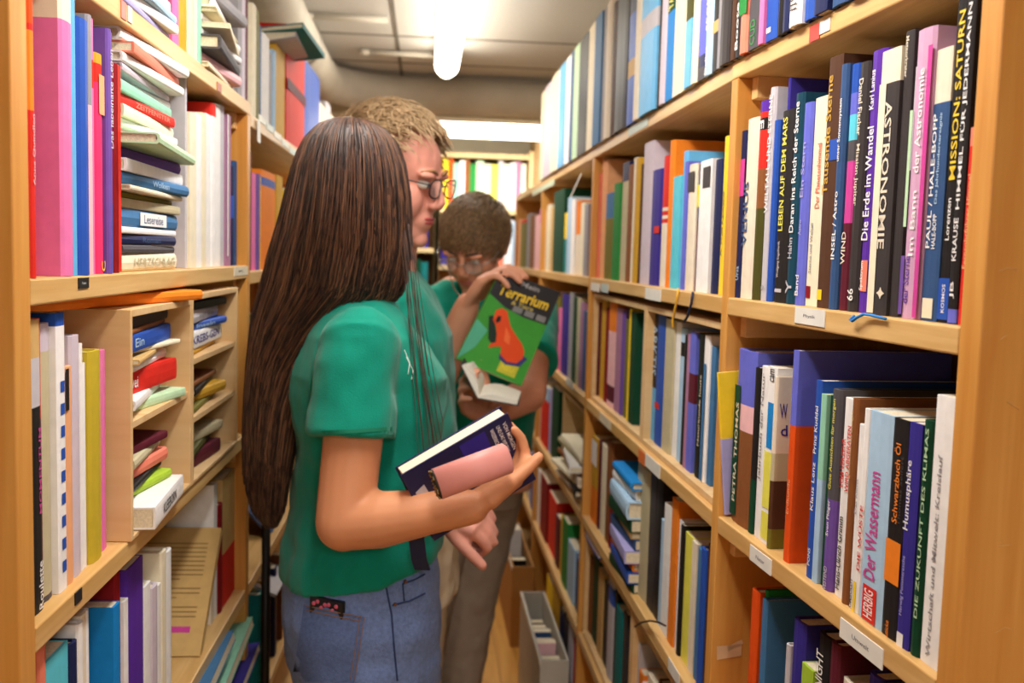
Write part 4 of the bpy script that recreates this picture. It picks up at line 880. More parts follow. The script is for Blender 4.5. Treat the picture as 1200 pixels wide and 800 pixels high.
for i in range(2300):
    th = rd.uniform(TH1, TH0); k = rd.uniform(.93, 1.015); ph = rd.uniform(0, 6); am = rd.uniform(0, .10); ye = rd.choice((rd.uniform(520, 600), rd.uniform(575, 622)))
    y0 = rd.uniform(139, 140.5)
    ys = [y0+(ye-y0)*q_ for q_ in (0, .002, .006, .013, .024, .04, .062, .09, .13, .19, .26, .34, .43, .53, .63, .74, .86, 1)]; cl = rd.uniform(-.04, .04)
    pts = [hair_pt(min(y, 617), th+am*math.sin(ph+y*.018)+cl*math.sin(th*9), k+.02*math.sin(ph*2+y*.03)) for y in ys]
    b.tube(pts, [.0006]+[.0009]*15+[.0007, .0003], rd.choice((HAIR1, HAIR1, HAIR1D, HAIR1L)), 3, False)
for i in range(14):      # thin locks falling in front of the shoulder
    o = rd.gauss(0, 4); o2 = rd.gauss(0, 9); pts = [W(x+o+o2*j/5, y, d) for j, (x, y, d) in enumerate(((476, 262, 1.56), (482, 320, 1.545), (487, 380, 1.53), (494, 440, 1.52), (501, 495, 1.51), (506, 535, 1.51)))]
    b.tube(pts[:rd.choice((4, 5, 6))], .0007, HAIR1, 3, False)
b.build('hair', woman)
# seams, pockets and prints
tj = evaluated_bvh(jeans); t1 = evaluated_bvh(shirt1)
b = MB(); decal(tj, [(356, 708), (427, 723), (415, 800), (342, 798)], mat('pocket denim', (96, 116, 164), .85, .16, 160, .15, bump=.4, bscale=500), b, 8, 8, .003); pk = b.build('back_pocket', woman)
b = MB()
for o_ in (0, 5): line_on(tj, [(357+o_*.3, 709+o_), (392, 717+o_), (427-o_*.3, 723+o_)], .0007, mat('ochre stitching', (150, 112, 70), .8, 0), b, .0045)
for o_ in (0, 5): line_on(tj, [(427-o_, 723), (421-o_, 762), (415-o_, 800)], .0007, mat('ochre stitching', (150, 112, 70), .8, 0), b, .0045)
b.build('stitching', pk)
b = MB(); line_on(tj, [(452, 685), (459, 720), (462, 760), (466, 800)], .0016, DENIM_D, b, .0005, 14); line_on(tj, [(460, 709), (480, 704), (500, 694)], .0013, DENIM_D, b, .001); line_on(tj, [(472, 684), (486, 679), (499, 672)], .0013, DENIM_D, b, .001); line_on(tj, [(472, 684), (474, 706)], .0013, DENIM_D, b, .001)
b.build('seam', woman)
for x, y in ((463, 708), (475, 681)):
    b = MB(); p = on(tj, x, y, .002)
    if p: b.ell(p, .003, .003, .003, mat('copper rivet', (150, 96, 60), .3, 0, metal=1)); b.build('rivet', woman)
b = MB(); decal(t1, [(376, 505), (460, 500), (460, 504), (376, 510)], mat('green hem', (8, 116, 88), .85, .05), b, 10, 1, .0015); b.build('sleeve_hem', woman)
b = MB(); text_on(t1, 'fox', (337, 594), (1, -18), (9, 2), WHITE_PRINT, b); text_on(t1, 'zz', (339, 507), (8, 8), (4, -6), WHITE_PRINT, b); b.build('back_print', woman)
b = MB()
for pts in ([(474, 410), (480, 425), (478, 440)], [(476, 418), (484, 434), (482, 446)]): line_on(t1, pts, .0007, WHITE_PRINT, b, .001)
b.build('chest_print', woman)

# phone in the back pocket
pa = on(tj, 362, 712, .006); pb = on(tj, 402, 722, .006)
if pa and pb:
    e1 = (pb-pa).normalized()*.062; up_ = (V((0, -.05, 1))-e1*V((0, -.05, 1)).dot(e1)/e1.length_squared).normalized(); nn = e1.cross(up_).normalized(); nn = nn if nn.dot(FH) > 0 else -nn
    t = thing('phone', pa, 'black phone with pink flowered case sticking out of the jeans back pocket', 'phone')
    b = MB(); b.obox(pa-up_*.085-e1*.0, e1, nn*.009, up_*.107, mat('phone case', (24, 24, 28), .3, 0)); b.build('case', t, bevel=.003)
    b = MB()
    for i in range(7): b.ell(pa+e1*(.15+.11*i)+up_*(.010+.005*math.sin(i*2.2))-nn*.0005, .0035, .002, .0035, mat('pink flower', (214, 96, 126), .5, 0), None, 8, 6)
    b.build('flower_print', t)
# navy strap
b = MB(); sp = [W(484, 600, 1.50), W(487, 630, 1.50), W(490, 655, 1.505), W(494, 668, 1.51)]
for i in range(3): 
    a_, c_ = sp[i], sp[i+1]; b.obox(a_-_R*.011, _R*.024, FH*.006, c_-a_, mat('navy webbing', (30, 34, 66), .7, .1))
tag(b.build('webbing_strap', merge=True), 'navy webbing strap hanging at the long-haired woman\'s waist', 'strap')

# ---- books in her hand
def slab(o, e1, e2, e3, col, label, ends=True, extra=None, round_spine=False):
    """closed book: o corner, e1 along the spine, e2 across the cover, e3 thickness"""
    e1, e2, e3 = V(e1), V(e2), V(e3); th = .0028
    root = thing('book', o+e1*.5+e2*.5, label, 'book'); n = e3.normalized(); m = bm_(col) if isinstance(col, str) else col
    b = MB(); b.obox(o, e1, e2, n*th, m); b.obox(o+e3-n*th, e1, e2, n*th, m)
    if round_spine:
        k = 9; vs = []; R_ = e3.length/2; d2 = e2.normalized()
        for j in range(k):
            a = -math.pi/2+math.pi*j/(k-1)
            for rr_ in (R_, R_-th): vs.append(o+e3*.5+n*(rr_*math.sin(a))-d2*(rr_*math.cos(a)*.6))
        vs2 = vs+[v+e1 for v in vs]; K = len(vs); fs = []
        for j in range(k-1): fs += [(2*j, 2*j+2, K+2*j+2, K+2*j), (2*j+1, K+2*j+1, K+2*j+3, 2*j+3), (2*j, 2*j+1, 2*j+3, 2*j+2), (K+2*j, K+2*j+2, K+2*j+3, K+2*j+1)]
        b.add(vs2, fs, m, True)
    else: b.obox(o+e2, e1, e2.normalized()*.003, e3, m)
    if extra: extra(b)
    b.build('cover', root)
    b = MB(); i1 = e1.normalized()*.004; b.obox(o+i1+n*th+e2*.012, e1-2*i1, e2*.988, e3-2*n*th, mat('book paper', (236, 222, 196), .8, .06, 400)); b.build('page_block', root)
    return root
o = W(470, 557, 1.425); e1 = W(595, 484, 1.47)-o
view = ray(520, 520).normalized(); dn = e1.cross(view).normalized(); dn = dn if dn.z < 0 else -dn
e2 = (dn*.86+view*.5); e2 = (e2-e1*e2.dot(e1)/e1.length_squared).normalized()*.125
e3 = e1.cross(e2).normalized(); e3 = (e3 if e3.dot(view) > 0 else -e3)*.030
def blurb(b):
    # marks on the cover facing the camera: barcode panel, text blocks, starry patch
    n = -e3.normalized()*.0004; O = o+n; a, c_ = e1, e2
    wm = bm_('white'); dk = bm_('black')
    def P_(x, y): return O+a*x+c_*y
    b.add([P_(.04, .30), P_(.13, .26), P_(.15, .62), P_(.06, .66)], [(0, 1, 2, 3)], bm_('pale grey'))
    b.add([P_(.52, .05), P_(.76, .05), P_(.76, .50), P_(.52, .50)], [(0, 1, 2, 3)], bm_('indigo'))
    b.add([P_(.42, .20), P_(.50, .20), P_(.50, .50), P_(.42, .50)], [(0, 1, 2, 3)], bm_('mauve'))
    for i, (x, L_) in enumerate(((.80, .32), (.86, .40), (.92, .40))):
        put_text(b, ['WISSENSCHAFT', 'UND DAS WELTALL', 'VON MORGEN'][i], P_(x, .08)+n, c_*L_, a*.035, mat('lettering white', PAL['white'], .5, 0))
    for i in range(9):
        t_ = i/9*math.pi*2; b.tube([P_(.27+.02*math.cos(t_), .34+.06*math.sin(t_)), P_(.27+.05*math.cos(t_), .34+.15*math.sin(t_))], .0005, wm, 4)
slab(o, e1, e2, e3, mat('navy cover', (34, 36, 78), .35, .05), 'navy hardback with star pattern held open edge up by the long-haired woman', extra=blurb, round_spine=False)
# pink book in front
o2 = W(506, 549, 1.395); g1 = W(588, 519, 1.425)-o2
g2 = (dn*.98+view*.12); g2 = (g2-g1*g2.dot(g1)/g1.length_squared).normalized()
pk_m = mat('rose cloth cover', (222, 146, 138), .4, .04)
root = thing('book', o2+g1*.5, 'small rose-pink padded book lying in the long-haired woman\'s palm', 'book')
g3 = g1.cross(g2).normalized(); g3 = g3 if g3.dot(view) > 0 else -g3
b = MB(); k = 13; vs = []; prof = []
H2, T2 = .046, .030
for j in range(k):
    a_ = math.pi*j/(k-1); prof.append((g2*(H2/2)*1.0-g2*(H2/2)*math.cos(a_), -g3*(math.sin(a_)**.6)*T2*.5))
ring = [p_+q_ for p_, q_ in prof]+[p_-q_ for p_, q_ in prof[::-1][1:-1]]
vs = [o2+v for v in ring]+[o2+g1+v for v in ring]+[o2+g1*1.04+ (sum(ring, V((0, 0, 0)))/len(ring))+(v-(sum(ring, V((0, 0, 0)))/len(ring)))*.75 for v in ring]; K = len(ring)
b.add(vs, [(j, (j+1) % K, K+(j+1) % K, K+j) for j in range(K)]+[(K+j, K+(j+1) % K, 2*K+(j+1) % K, 2*K+j) for j in range(K)]+[tuple(range(K-1, -1, -1)), tuple(range(2*K, 3*K))], pk_m, True); b.build('cover', root)
b = MB(); gold = mat('gilt spiral', (166, 140, 84), .3, .1, metal=.8); dk = mat('dark page edge', (44, 38, 26), .6, .2)
cc = sum(ring, V((0, 0, 0)))/len(ring); vs = [o2-g1*.03+cc+(v-cc)*.93 for v in ring]+[o2+g1*.01+cc+(v-cc)*.95 for v in ring]
b.add(vs, [(j, (j+1) % K, K+(j+1) % K, K+j) for j in range(K)]+[tuple(range(K-1, -1, -1)), tuple(range(K, 2*K))], dk, True); b.build('page_block', root)
b = MB(); rd = random.Random(5)
for i in range(26): b.ell(o2-g1*.035+cc+g2*rd.uniform(-.02, .02)-g3*rd.uniform(-.012, .012), .0016, .0016, .0016, gold, None, 6, 4)
b.build('gilt_edge', root)

# ---- fair-haired man behind her ---------------------------------------------------------
f2 = V((math.cos(R(-8)), math.sin(R(-8)), 0)); r2 = V((f2.y, -f2.x, 0)); D2 = 2.06
man = thing('person', V((-.075, D2, 0)), 'fair-haired person in glasses and green T-shirt, standing behind the long-haired woman', 'person')
def c2(z, px): return c1(z, px, D2)
body = MB()
loft(body, [(c2(z, x), f2*a, r2*b_) for z, x, a, b_ in ((.80, 455, .12, .16), (.95, 455, .105, .145), (1.10, 455, .11, .16), (1.25, 452, .115, .18), (1.34, 450, .085, .17), (1.39, 452, .055, .09))], SK2)
hc2 = W(461, 207, 1.985); fh2 = V((math.cos(R(-24)), math.sin(R(-24)), -.22)); M2 = head_frame(hc2, fh2, R(4))
limb(body, [c2(1.36, 454), hc2-UPV*.07], [.058, .055], SK2)
q2_ = head_mb(body, hc2, M2, SK2, 1.06)
s_r = c2(1.31, 448)+r2*.185; e_r = W(465, 520, 1.95); w_r = W(512, 592, 1.80)
limb(body, [s_r, e_r], [.05, .045], SK2); limb(body, [e_r, (e_r+w_r)/2, w_r], [.044, .042, .03], SK2)
hd = W(575, 612, 1.78)-w_r
hand(body, w_r, hd, -UPV*.6+FH*.4, -1, SK2, [(55, 70, 40), (58, 70, 40), (60, 72, 40), (62, 72, 40)], 1.08, thumb=(.5, .85, .4))
s_l = c2(1.31, 452)-r2*.185; e_l = W(470, 560, 2.28); w_l = W(470, 640, 2.2)
limb(body, [s_l, e_l], [.05, .043], SK2); limb(body, [e_l, w_l], [.042, .03], SK2); hand(body, w_l, V((.1, 0, -1)), V((0, -1, 0)), 1, SK2, [(20, 25, 15)]*4, 1.1)
h2 = c2(.86, 470)
for k in (-1, 1):
    hj = h2+r2*.09*k; kn = V((hj.x, hj.y, .48)); an_ = V((hj.x, hj.y, .09)); limb(body, [hj, kn], [.08, .055], SK2); limb(body, [kn, an_], [.052, .036], SK2)
body.build('body', man, remesh=.0042, smooth=5)
face_parts(man, q2_, M2, 1.06, (84, 100, 110), (176, 70, 78), (150, 110, 72)); glasses(man, q2_, M2, 1.06, (36, 34, 34))
s = MB(); loft(s, [(c2(z, x), f2*a, r2*b_) for z, x, a, b_ in ((.87, 466, .132, .18), (.95, 464, .13, .175), (1.10, 462, .128, .18), (1.25, 458, .128, .195), (1.33, 452, .098, .185), (1.385, 452, .065, .10))], GREEN)
for a_, e_ in ((s_r, e_r), (s_l, e_l)): s.tube([a_+(c2(1.3, 452)-a_)*.3, a_, a_+(e_-a_)*.3, a_+(e_-a_)*.62], [.06, .068, .07, .074], GREEN, 20)
s2 = s.build('t_shirt', man, remesh=.005, smooth=6); folds(s2, .015, .08)
s = MB(); loft(s, [(c2(z, x), f2*a, r2*b_) for z, x, a, b_ in ((.70, 468, .125, .18), (.85, 466, .13, .182), (.93, 462, .12, .165))], BEIGE)
for k in (-1, 1):
    hj = h2+r2*.088*k-UPV*.08; kn = V((hj.x+.005, hj.y, .48)); an_ = V((hj.x, hj.y, .07)); limb(s, [hj, kn], [.10, .08], BEIGE); limb(s, [kn, an_], [.08, .075], BEIGE)
s = s.build('trousers', man, remesh=.006, smooth=5); folds(s, .012, .06)
shoes(man, [V((h2.x-.02, h2.y, 0))+r2*.09*k for k in (-1, 1)], f2, SHOE)
HB = mat('fair hair', (190, 160, 122), .5, .3, 90, .3)
short_hair(man, q2_, M2, HB, 1.06, 2300, .06, (.1, 1, .35), .55, .085, 11, .015, 2.7)

# ---- man reading behind -----------------------------------------------------------------
f3 = V((-.28, -.96, 0)); r3 = f3.cross(UPV); D3 = 2.82
reader = thing('person', V((.14, D3, 0)), 'person with bowed head and short brown hair, holding the frog book and an open book', 'person')
def c3(z, px, D=None): return c1(z, px, D or D3)
body = MB()
loft(body, [(c3(z, x), f3*a, r3*b_) for z, x, a, b_ in ((.75, 560, .11, .16), (.90, 560, .10, .145), (1.05, 560, .105, .16), (1.20, 560, .11, .185), (1.30, 560, .085, .18), (1.355, 560, .055, .09))], SK3)
hc3 = W(556, 284, 2.68); fh3 = V((-.38, -.78, -.62)); M3 = head_frame(hc3, fh3, R(-6))
limb(body, [c3(1.33, 560), (c3(1.36, 558)+hc3)/2, hc3-UPV*.02+V((0, .05, 0))], [.058, .056, .06], SK3)
q3 = head_mb(body, hc3, M3, SK3, 1.04)
a_r = c3(1.275, 492); b_r = W(507, 462, 2.50); c_r = W(548, 357, 2.40)
limb(body, [a_r, b_r], [.052, .047], SK3); limb(body, [b_r, b_r*.6+c_r*.4, c_r], [.046, .045, .030], SK3)
hd = W(580, 312, 2.36)-c_r; hand(body, c_r, hd, _R*.55-UPV*.6-FH*.1, 1, SK3, [(35, 45, 20), (30, 42, 20), (34, 42, 20), (38, 45, 22)], 1.1, thumb=(.35, .9, .45))
a_l = c3(1.275, 628); b_l = W(619, 462, 2.52); c_l = W(572, 484, 2.36)
limb(body, [a_l, b_l], [.052, .047], SK3); limb(body, [b_l, (b_l+c_l)/2, c_l], [.046, .042, .030], SK3)
hand(body, c_l, W(545, 462, 2.30)-c_l, UPV*.4-FH*.6, 1, SK3, [(25, 40, 30)]*4, 1.08, thumb=(.6, .7, .3))
h3 = c3(.80, 552)
for k in (-1, 1):
    hj = h3+r3*.055*k+f3*.05*k; kn = V((hj.x-.045, hj.y-.02, .45)); an_ = V((hj.x-.10, hj.y, .09)); limb(body, [hj, kn], [.08, .055], SK3); limb(body, [kn, an_], [.052, .036], SK3)
body.build('body', reader, remesh=.0045, smooth=5)
face_parts(reader, q3, M3, 1.04, (70, 60, 50), (180, 100, 90), (80, 60, 44)); glasses(reader, q3, M3, 1.04, (190, 186, 180), metal=.8)
s = MB(); loft(s, [(c3(z, x), f3*a, r3*b_) for z, x, a, b_ in ((.84, 558, .122, .155), (.95, 560, .122, .17), (1.08, 560, .125, .18), (1.20, 560, .125, .20), (1.285, 560, .10, .195), (1.345, 560, .066, .10))], GREEN)
for a_, e_ in ((a_r, b_r), (a_l, b_l)): s.tube([a_+(c3(1.27, 560)-a_)*.3, a_, a_+(e_-a_)*.3, a_+(e_-a_)*.66], [.06, .066, .07, .076], GREEN, 20)
s3 = s.build('t_shirt', reader, remesh=.005, smooth=6); folds(s3, .012, .08)
s = MB(); loft(s, [(c3(z, x), f3*a, r3*b_) for z, x, a, b_ in ((.70, 553, .125, .145), (.82, 556, .12, .15), (.90, 558, .115, .145))], GREIGE)
for k in (-1, 1):
    hj = h3+r3*.055*k+f3*.05*k-UPV*.08; kn = V((hj.x-.045, hj.y-.02, .45)); an_ = V((hj.x-.10, hj.y, .07)); limb(s, [hj, kn], [.092, .075], GREIGE); limb(s, [kn, an_], [.074, .07], GREIGE)
s = s.build('trousers', reader, remesh=.006, smooth=5); folds(s, .012, .06)
shoes(reader, [V((h3.x-.10, h3.y, 0))+r3*.06*k+f3*.05*k for k in (-1, 1)], f3, SHOE)
HC = mat('short brown hair', (132, 104, 72), .5, .45, 120, .4)
short_hair(reader, q3, M3, HC, 1.04, 2000, .05, (.25, 1, .1), .18, .040, 21, -.02, 1.0)
t3 = evaluated_bvh(s3)
b = MB()
for pts in ([(503, 353), (497, 360), (503, 373), (509, 371), (512, 353), (503, 361)], [(487, 371), (492, 363), (497, 364)], [(485, 377), (491, 371), (498, 370)]): line_on(t3, pts, .0014, WHITE_PRINT, b, .002)
b.build('chest_print', reader)
b = MB(); b.tube([W(527, 302, 2.62), W(526, 318, 2.60), W(532, 338, 2.58), W(543, 352, 2.56), W(552, 358, 2.56)], .0016, mat('silver chain', (200, 198, 190), .25, 0, metal=1), 6)
tag(b.build('neck_chain'), 'thin silver chain hanging from the bowed reader\'s neck', 'necklace')

# frog book
TL, TR, BR, BL = W(587, 317, 2.335), W(657, 342, 2.38), W(611, 452, 2.33), W(535, 420, 2.28)
e1 = BL-TL; e2 = TR-TL; nn = e1.cross(e2).normalized(); nn = nn if nn.dot(FH) > 0 else -nn
O = TL; root = thing('book', (TL+BR)/2, 'green paperback with an orange frog on its cover, held up by the reader', 'book')
b = MB()
def Q(x, y, l=0): return O+e2*x+e1*y+(BR-BL-e2)*x*y-nn*l
def patch(pts, col, l):
    b.add([Q(x, y, l) for x, y in pts], [tuple(range(len(pts)))], mat('cover '+str(col), col, .35, .04))
th = .0012
b.add([Q(0, 0), Q(1, 0), Q(1, 1), Q(0, 1)]+[Q(x, y, -th) for x, y in ((0, 0), (1, 0), (1, 1), (0, 1))], [(0, 1, 2, 3), (7, 6, 5, 4), (0, 4, 5, 1), (1, 5, 6, 2), (2, 6, 7, 3), (3, 7, 4, 0)], mat('cover green', (64, 152, 56), .35, .1, 12))
b.add([Q(x, y, -.014) for x, y in ((0, 0), (1, 0), (1, 1), (0, 1))]+[Q(x, y, -.0152) for x, y in ((0, 0), (1, 0), (1, 1), (0, 1))], [(0, 1, 2, 3), (7, 6, 5, 4), (0, 4, 5, 1), (1, 5, 6, 2), (2, 6, 7, 3), (3, 7, 4, 0)], mat('cover green', (64, 152, 56), .35, .1, 12))
b.add([Q(0, 0), Q(0, 1), Q(0, 1, -.0152), Q(0, 0, -.0152)], [(0, 1, 2, 3)], mat('cover green', (64, 152, 56), .35))
patch([(0, 0), (1, 0), (1, .36), (.62, .37), (.3, .34), (.0, .26)], (44, 44, 48), .0004)
patch([(0, .55), (.22, .62), (.16, .82), (.0, 1), (0, .8)], (84, 172, 140), .0004)
def txt(s, x, y, w_, h_, col): put_text(b, s, Q(x, y+h_, .0009), e2*w_, -e1*h_, mat('print '+str(col), col, .5, 0), .02)
txt('Terrarium', .10, .12, .82, .12, (240, 200, 50)); txt('Mein', .38, .03, .3, .055, (160, 156, 156)); txt('& Tiere', .36, .245, .36, .045, (190, 170, 90)); 
for i in range(3): patch([(.42+.19*i, .29), (.57+.19*i, .29), (.57+.19*i, .35), (.42+.19*i, .35)], (128, 128, 128), .0008)
txt('NEU', .62, .87, .2, .06, (232, 214, 60)); patch([(.58, .84), (.86, .84), (.86, .96), (.58, .96)], (196, 190, 60), .0005)
patch([(.14, .48), (.2, .46), (.42, .68), (.38, .74), (.28, .70)], (30, 50, 40), .0006)
patch([(.52, .79), (.82, .72), (.93, .74), (.86, .84), (.66, .87), (.54, .84)], (60, 60, 120), .0006)
frog = [(.20, .40), (.27, .36), (.36, .37), (.42, .43), (.50, .50), (.62, .56), (.76, .62), (.84, .68), (.86, .75), (.80, .82), (.66, .84), (.54, .80), (.50, .72), (.42, .74), (.34, .78), (.33, .74), (.40, .70), (.36, .62), (.30, .55), (.22, .50)]
patch(frog, (226, 78, 34), .001); patch([(.26, .45), (.31, .44), (.33, .49), (.29, .52), (.26, .5)], (40, 30, 30), .0014); patch([(.44, .52), (.56, .60), (.6, .68), (.5, .66)], (240, 112, 60), .0014)
b.build('cover', root)
b = MB(); b.add([Q(x, y, l) for l in (-.0013, -.0139) for x, y in ((.005, .004), (.985, .004), (.985, .996), (.005, .996))], [(0, 1, 2, 3), (7, 6, 5, 4), (0, 4, 5, 1), (1, 5, 6, 2), (2, 6, 7, 3), (3, 7, 4, 0)], M_PAGES); b.build('page_block', root)

# open book
root = thing('open_book', W(562, 470, 2.26), 'open book with white pages and dark cover held at the reader\'s chest', 'book')
sp0, sp1 = W(560, 466, 2.20), W(566, 452, 2.34)
lf = [W(541, 428, 2.20), W(555, 424, 2.33)]; rt = [W(606, 474, 2.20), W(610, 462, 2.33)]
for k, (a_, c_) in enumerate((lf, rt)):
    ax = sp1-sp0; out_ = (a_-sp0); nn = ax.cross(out_).normalized(); nn = nn if nn.z*1+nn.dot(_R)*(.8 if k == 0 else 0) > 0 else -nn
    b = MB(); n = 7; vs = []
    for i in range(n+1):
        t_ = i/n; bul = math.sin(t_*math.pi)**.7*.006*(1-t_*.5)
        for p0, p1 in ((sp0, a_), (sp1, c_)):
            base_ = p0+(p1-p0)*t_; vs += [base_+nn*(.010*(1-t_*.25)+bul)*(.4+.6*min(1, t_*3)), base_]
    fs = []
    for i in range(n):
        j = 4*i; fs += [(j, j+4, j+6, j+2), (j+1, j+3, j+7, j+5), (j, j+1, j+5, j+4), (j+2, j+6, j+7, j+3)]
    fs += [(4*n, 4*n+2, 4*n+3, 4*n+1), (0, 1, 3, 2)]
    b.add(vs, fs, mat('open page', (238, 232, 218), .7, .02)); b.build('page_block', root)
    b = MB(); b.obox(sp0-nn*.003, ax, (a_-sp0)*1.04, nn*.0025, bm_('charcoal')); b.build('cover', root)

# ------------------------------------------------------------------ far bookcases and their rows
FA = Unit((.075, 5.40), (.555, 5.40), 'left'); FB = Unit((-.95, 5.40), (.045, 5.40), 'left')
FARW = wood('far bookcase wood', (206, 176, 122), (226, 198, 148), 2)
def far_case(U, levels, top, label):
    root = thing('bookcase', U.P(U.L/2, .15, 0), label, 'bookcase', 'bookcases across the end of the aisle')
    for a in (-.03, U.L): upright(U, a, a+.028, 0, top, .28, FARW).build('side_panel', root, bevel=.002)
    for z in levels: board_mb(U, .001, U.L-.001, z, .27, .025, m=FARW).build('shelf_board', root)
    b = MB(); b.obox(U.P(0, .283, 0), U.t*U.L, U.n*.006, (0, 0, top), BACK); b.build('back_panel', root)
far_case(FA, [1.97, 1.67, 1.36, 1.05, .74, .43, .12], 1.99, 'pale bookcase across the end of the aisle, right of its light upright')
far_case(FB, [1.80, 1.45, 1.12, .80, .46, .12], 1.99, 'pale bookcase across the end of the aisle, behind the fair-haired man')
b = MB(); b.box((.585, 5.36, 0), (.665, 5.66, 2.12), wood('brown end post', (150, 118, 70), (172, 138, 88), 2)); tag(b.build('post'), 'brown wooden post at the far right end of the aisle', 'post')
def auto_row(U, z, h0, h1, u0, u1, cols, phrase, group, w0=.022, w1=.05, seed=1):
    rd = random.Random(seed); u = u0; i = 0; its = []
    while u < u1-w0:
        w_ = min(rd.uniform(w0, w1), u1-u); its.append((u, w_, cols[i % len(cols)])); u += w_; i += 1
    for n, (u, w_, c) in enumerate(its):
        o = book(U.P(u+.0005, .01+rd.uniform(0, .01), z+.0003), U.t, U.n, UPV, w_-.001, .17, rd.uniform(h0, h1), c, pages=False)
        o['group'] = group; o['category'] = 'book'
        l = its[n-1][2] if n else None; r = its[n+1][2] if n+1 < len(its) else None
        nb = 'between %s and %s ones' % (l, r) if l and r else 'at the end of its row'
        LAB.append((o, ['%s book %s, %s' % (c, nb, phrase), '%s book, %s from the left, %s' % (c, num(min(n, 29)), phrase)]))
FC = ['ivory', 'orange', 'mint', 'ivory', 'pale pink', 'green', 'pale green', 'white', 'lemon', 'pale grey', 'cream', 'white', 'pale pink', 'ivory', 'salmon', 'white']
auto_row(FA, 1.67, .24, .27, .01, FA.L-.01, ['yellow', 'deep orange', 'mint', 'white', 'brown', 'green', 'pale green', 'ivory', 'lemon', 'pale grey', 'cream', 'white', 'mauve', 'ivory', 'pale pink', 'white', 'salmon'], 'top row at the aisle end', G % 'top row at the aisle end', .026, .044, 4)
auto_row(FA, 1.36, .22, .26, .01, FA.L-.01, ['indigo', 'ivory', 'green', 'sky blue', 'orange', 'lime', 'cream', 'salmon', 'white', 'teal'], 'second row at the aisle end', G % 'second row at the aisle end', .03, .05, 5)
auto_row(FB, 1.45, .26, .31, .50, FB.L-.01, ['ivory', 'lavender', 'indigo', 'red', 'orange', 'ivory', 'lemon'], 'upper row behind the fair-haired man', G % 'upper row of the far left bookcase', .03, .06, 6)
auto_row(FB, 1.12, .24, .28, .50, FB.L-.01, ['white', 'brown', 'orange', 'dark green', 'teal', 'red', 'pale pink', 'khaki'], 'second row behind the fair-haired man', G % 'second row of the far left bookcase', .03, .05, 7)

# ------------------------------------------------------------------ labels, tapes, cords on the shelf edges
CASE = {o.name: o for o in bpy.data.objects if o.name.startswith('bookcase')}
def edge_label(U, case, x0, y0, x1, y1, h, col=(232, 228, 220), name='shelf_label', off=.0012, scr=None):
    """small paper stuck on a board edge; (x,y) = upper corners in the photograph"""
    u0, z0 = U.hit(x0, y0); u1, z1 = U.hit(x1, y1); z = (z0+z1)/2; u0, u1 = sorted((u0, u1))
    b = MB(); b.obox(U.P(u0, -off, z-h), U.t*(u1-u0), U.n*off*.95, (0, 0, h), mat('label %d %d %d' % col, col, .45, .04))
    if scr:
        L_ = u1-u0; e = U.t*L_*.4*(-1 if U.side == 'right' else 1); c = U.P((u0+u1)/2, -off-.0002, z-h*.62)
        put_text(b, scr[0], c-e*.5, e, V((0, 0, h*.24)), mat('label ink %d' % scr[1][0], scr[1], .6, 0))
    o = b.build(name, CASE[case]); return o
INK = (126, 126, 132)
edge_label(U1, 'bookcase', 933, 359, 968, 364, .019, scr=('Physik', INK))
edge_label(U1, 'bookcase', 880, 637, 905, 657, .02, scr=('Natur', INK)); edge_label(U1, 'bookcase', 986, 722, 1036, 762, .021, scr=('Umwelt', INK))
edge_label(U1, 'bookcase', 950, 32, 962, 26, .018, (206, 70, 60)); edge_label(U1, 'bookcase', 962, 26, 974, 20, .014)
edge_label(U2, 'bookcase.001', 693, 331, 703, 332, .02); edge_label(U2, 'bookcase.001', 705, 332, 713, 333, .02, (190, 204, 204)); edge_label(U2, 'bookcase.001', 757, 337, 775, 339, .022)
edge_label(U2, 'bookcase.001', 757, 531, 774, 545, .024); edge_label(U2, 'bookcase.001', 749, 526, 757, 532, .024, (222, 112, 50))
edge_label(U2, 'bookcase.001', 703, 483, 716, 494, .02, (222, 206, 180)); edge_label(U2, 'bookcase.001', 784, 768, 797, 792, .022)
edge_label(U2, 'bookcase.001', 737, 151, 760, 137, .016, (176, 190, 180))
edge_label(U3, 'bookcase.002', 664, 442, 672, 448, .02); edge_label(U3, 'bookcase.002', 624, 226, 650, 208, .018, (196, 206, 180))
edge_label(V1, 'bookcase.003', 91, 325.5, 103, 325, .011, (34, 30, 30), scr=('Frauen', (200, 200, 200))); edge_label(V1, 'bookcase.003', 274, 313, 290, 312, .016, (226, 214, 190), scr=('K', (60, 50, 50)))
edge_label(V1, 'bookcase.003', 87, 695, 95, 688, .013, (34, 30, 30)); edge_label(V1, 'bookcase.003', 141, -1, 147, 4, .02, (214, 120, 110)); edge_label(V1, 'bookcase.003', 149, 6, 154, 10, .018, (236, 200, 190))
edge_label(V1, 'bookcase.003', 254, 96, 259, 99, .014, (170, 90, 60))
for i in range(5): edge_label(V2, 'bookcase.004', 303+9*i, 132+9.5*i, 311+9*i, 141+9.5*i, .014, [(226, 228, 214), (200, 214, 206), (236, 232, 220)][i % 3])
def hanging_tag(U, x, y, y2, w, label, col=(236, 234, 226), skew=0):
    u, z = U.hit(x, y); _, z2 = U.hit(x, y2); b = MB(); wv = U.t*w
    b.hexa([U.P(u, -.003, z2)+U.t*skew, U.P(u, -.003, z2)+U.t*skew+wv, U.P(u, -.004, z2)+U.t*skew+wv, U.P(u, -.004, z2)+U.t*skew, U.P(u, -.002, z), U.P(u, -.002, z)+wv, U.P(u, -.003, z)+wv, U.P(u, -.003, z)], mat('tag %d %d %d' % col, col, .5, .04))
    return tag(b.build('paper_tag'), label, 'tag')
hanging_tag(V2, 300, 140, 166, .03, 'white paper tag hanging from the top left shelf beside the upright')
hanging_tag(V2, 343, 190, 212, .03, 'pale paper strip hanging from the top left shelf below the blue book', (214, 226, 212))
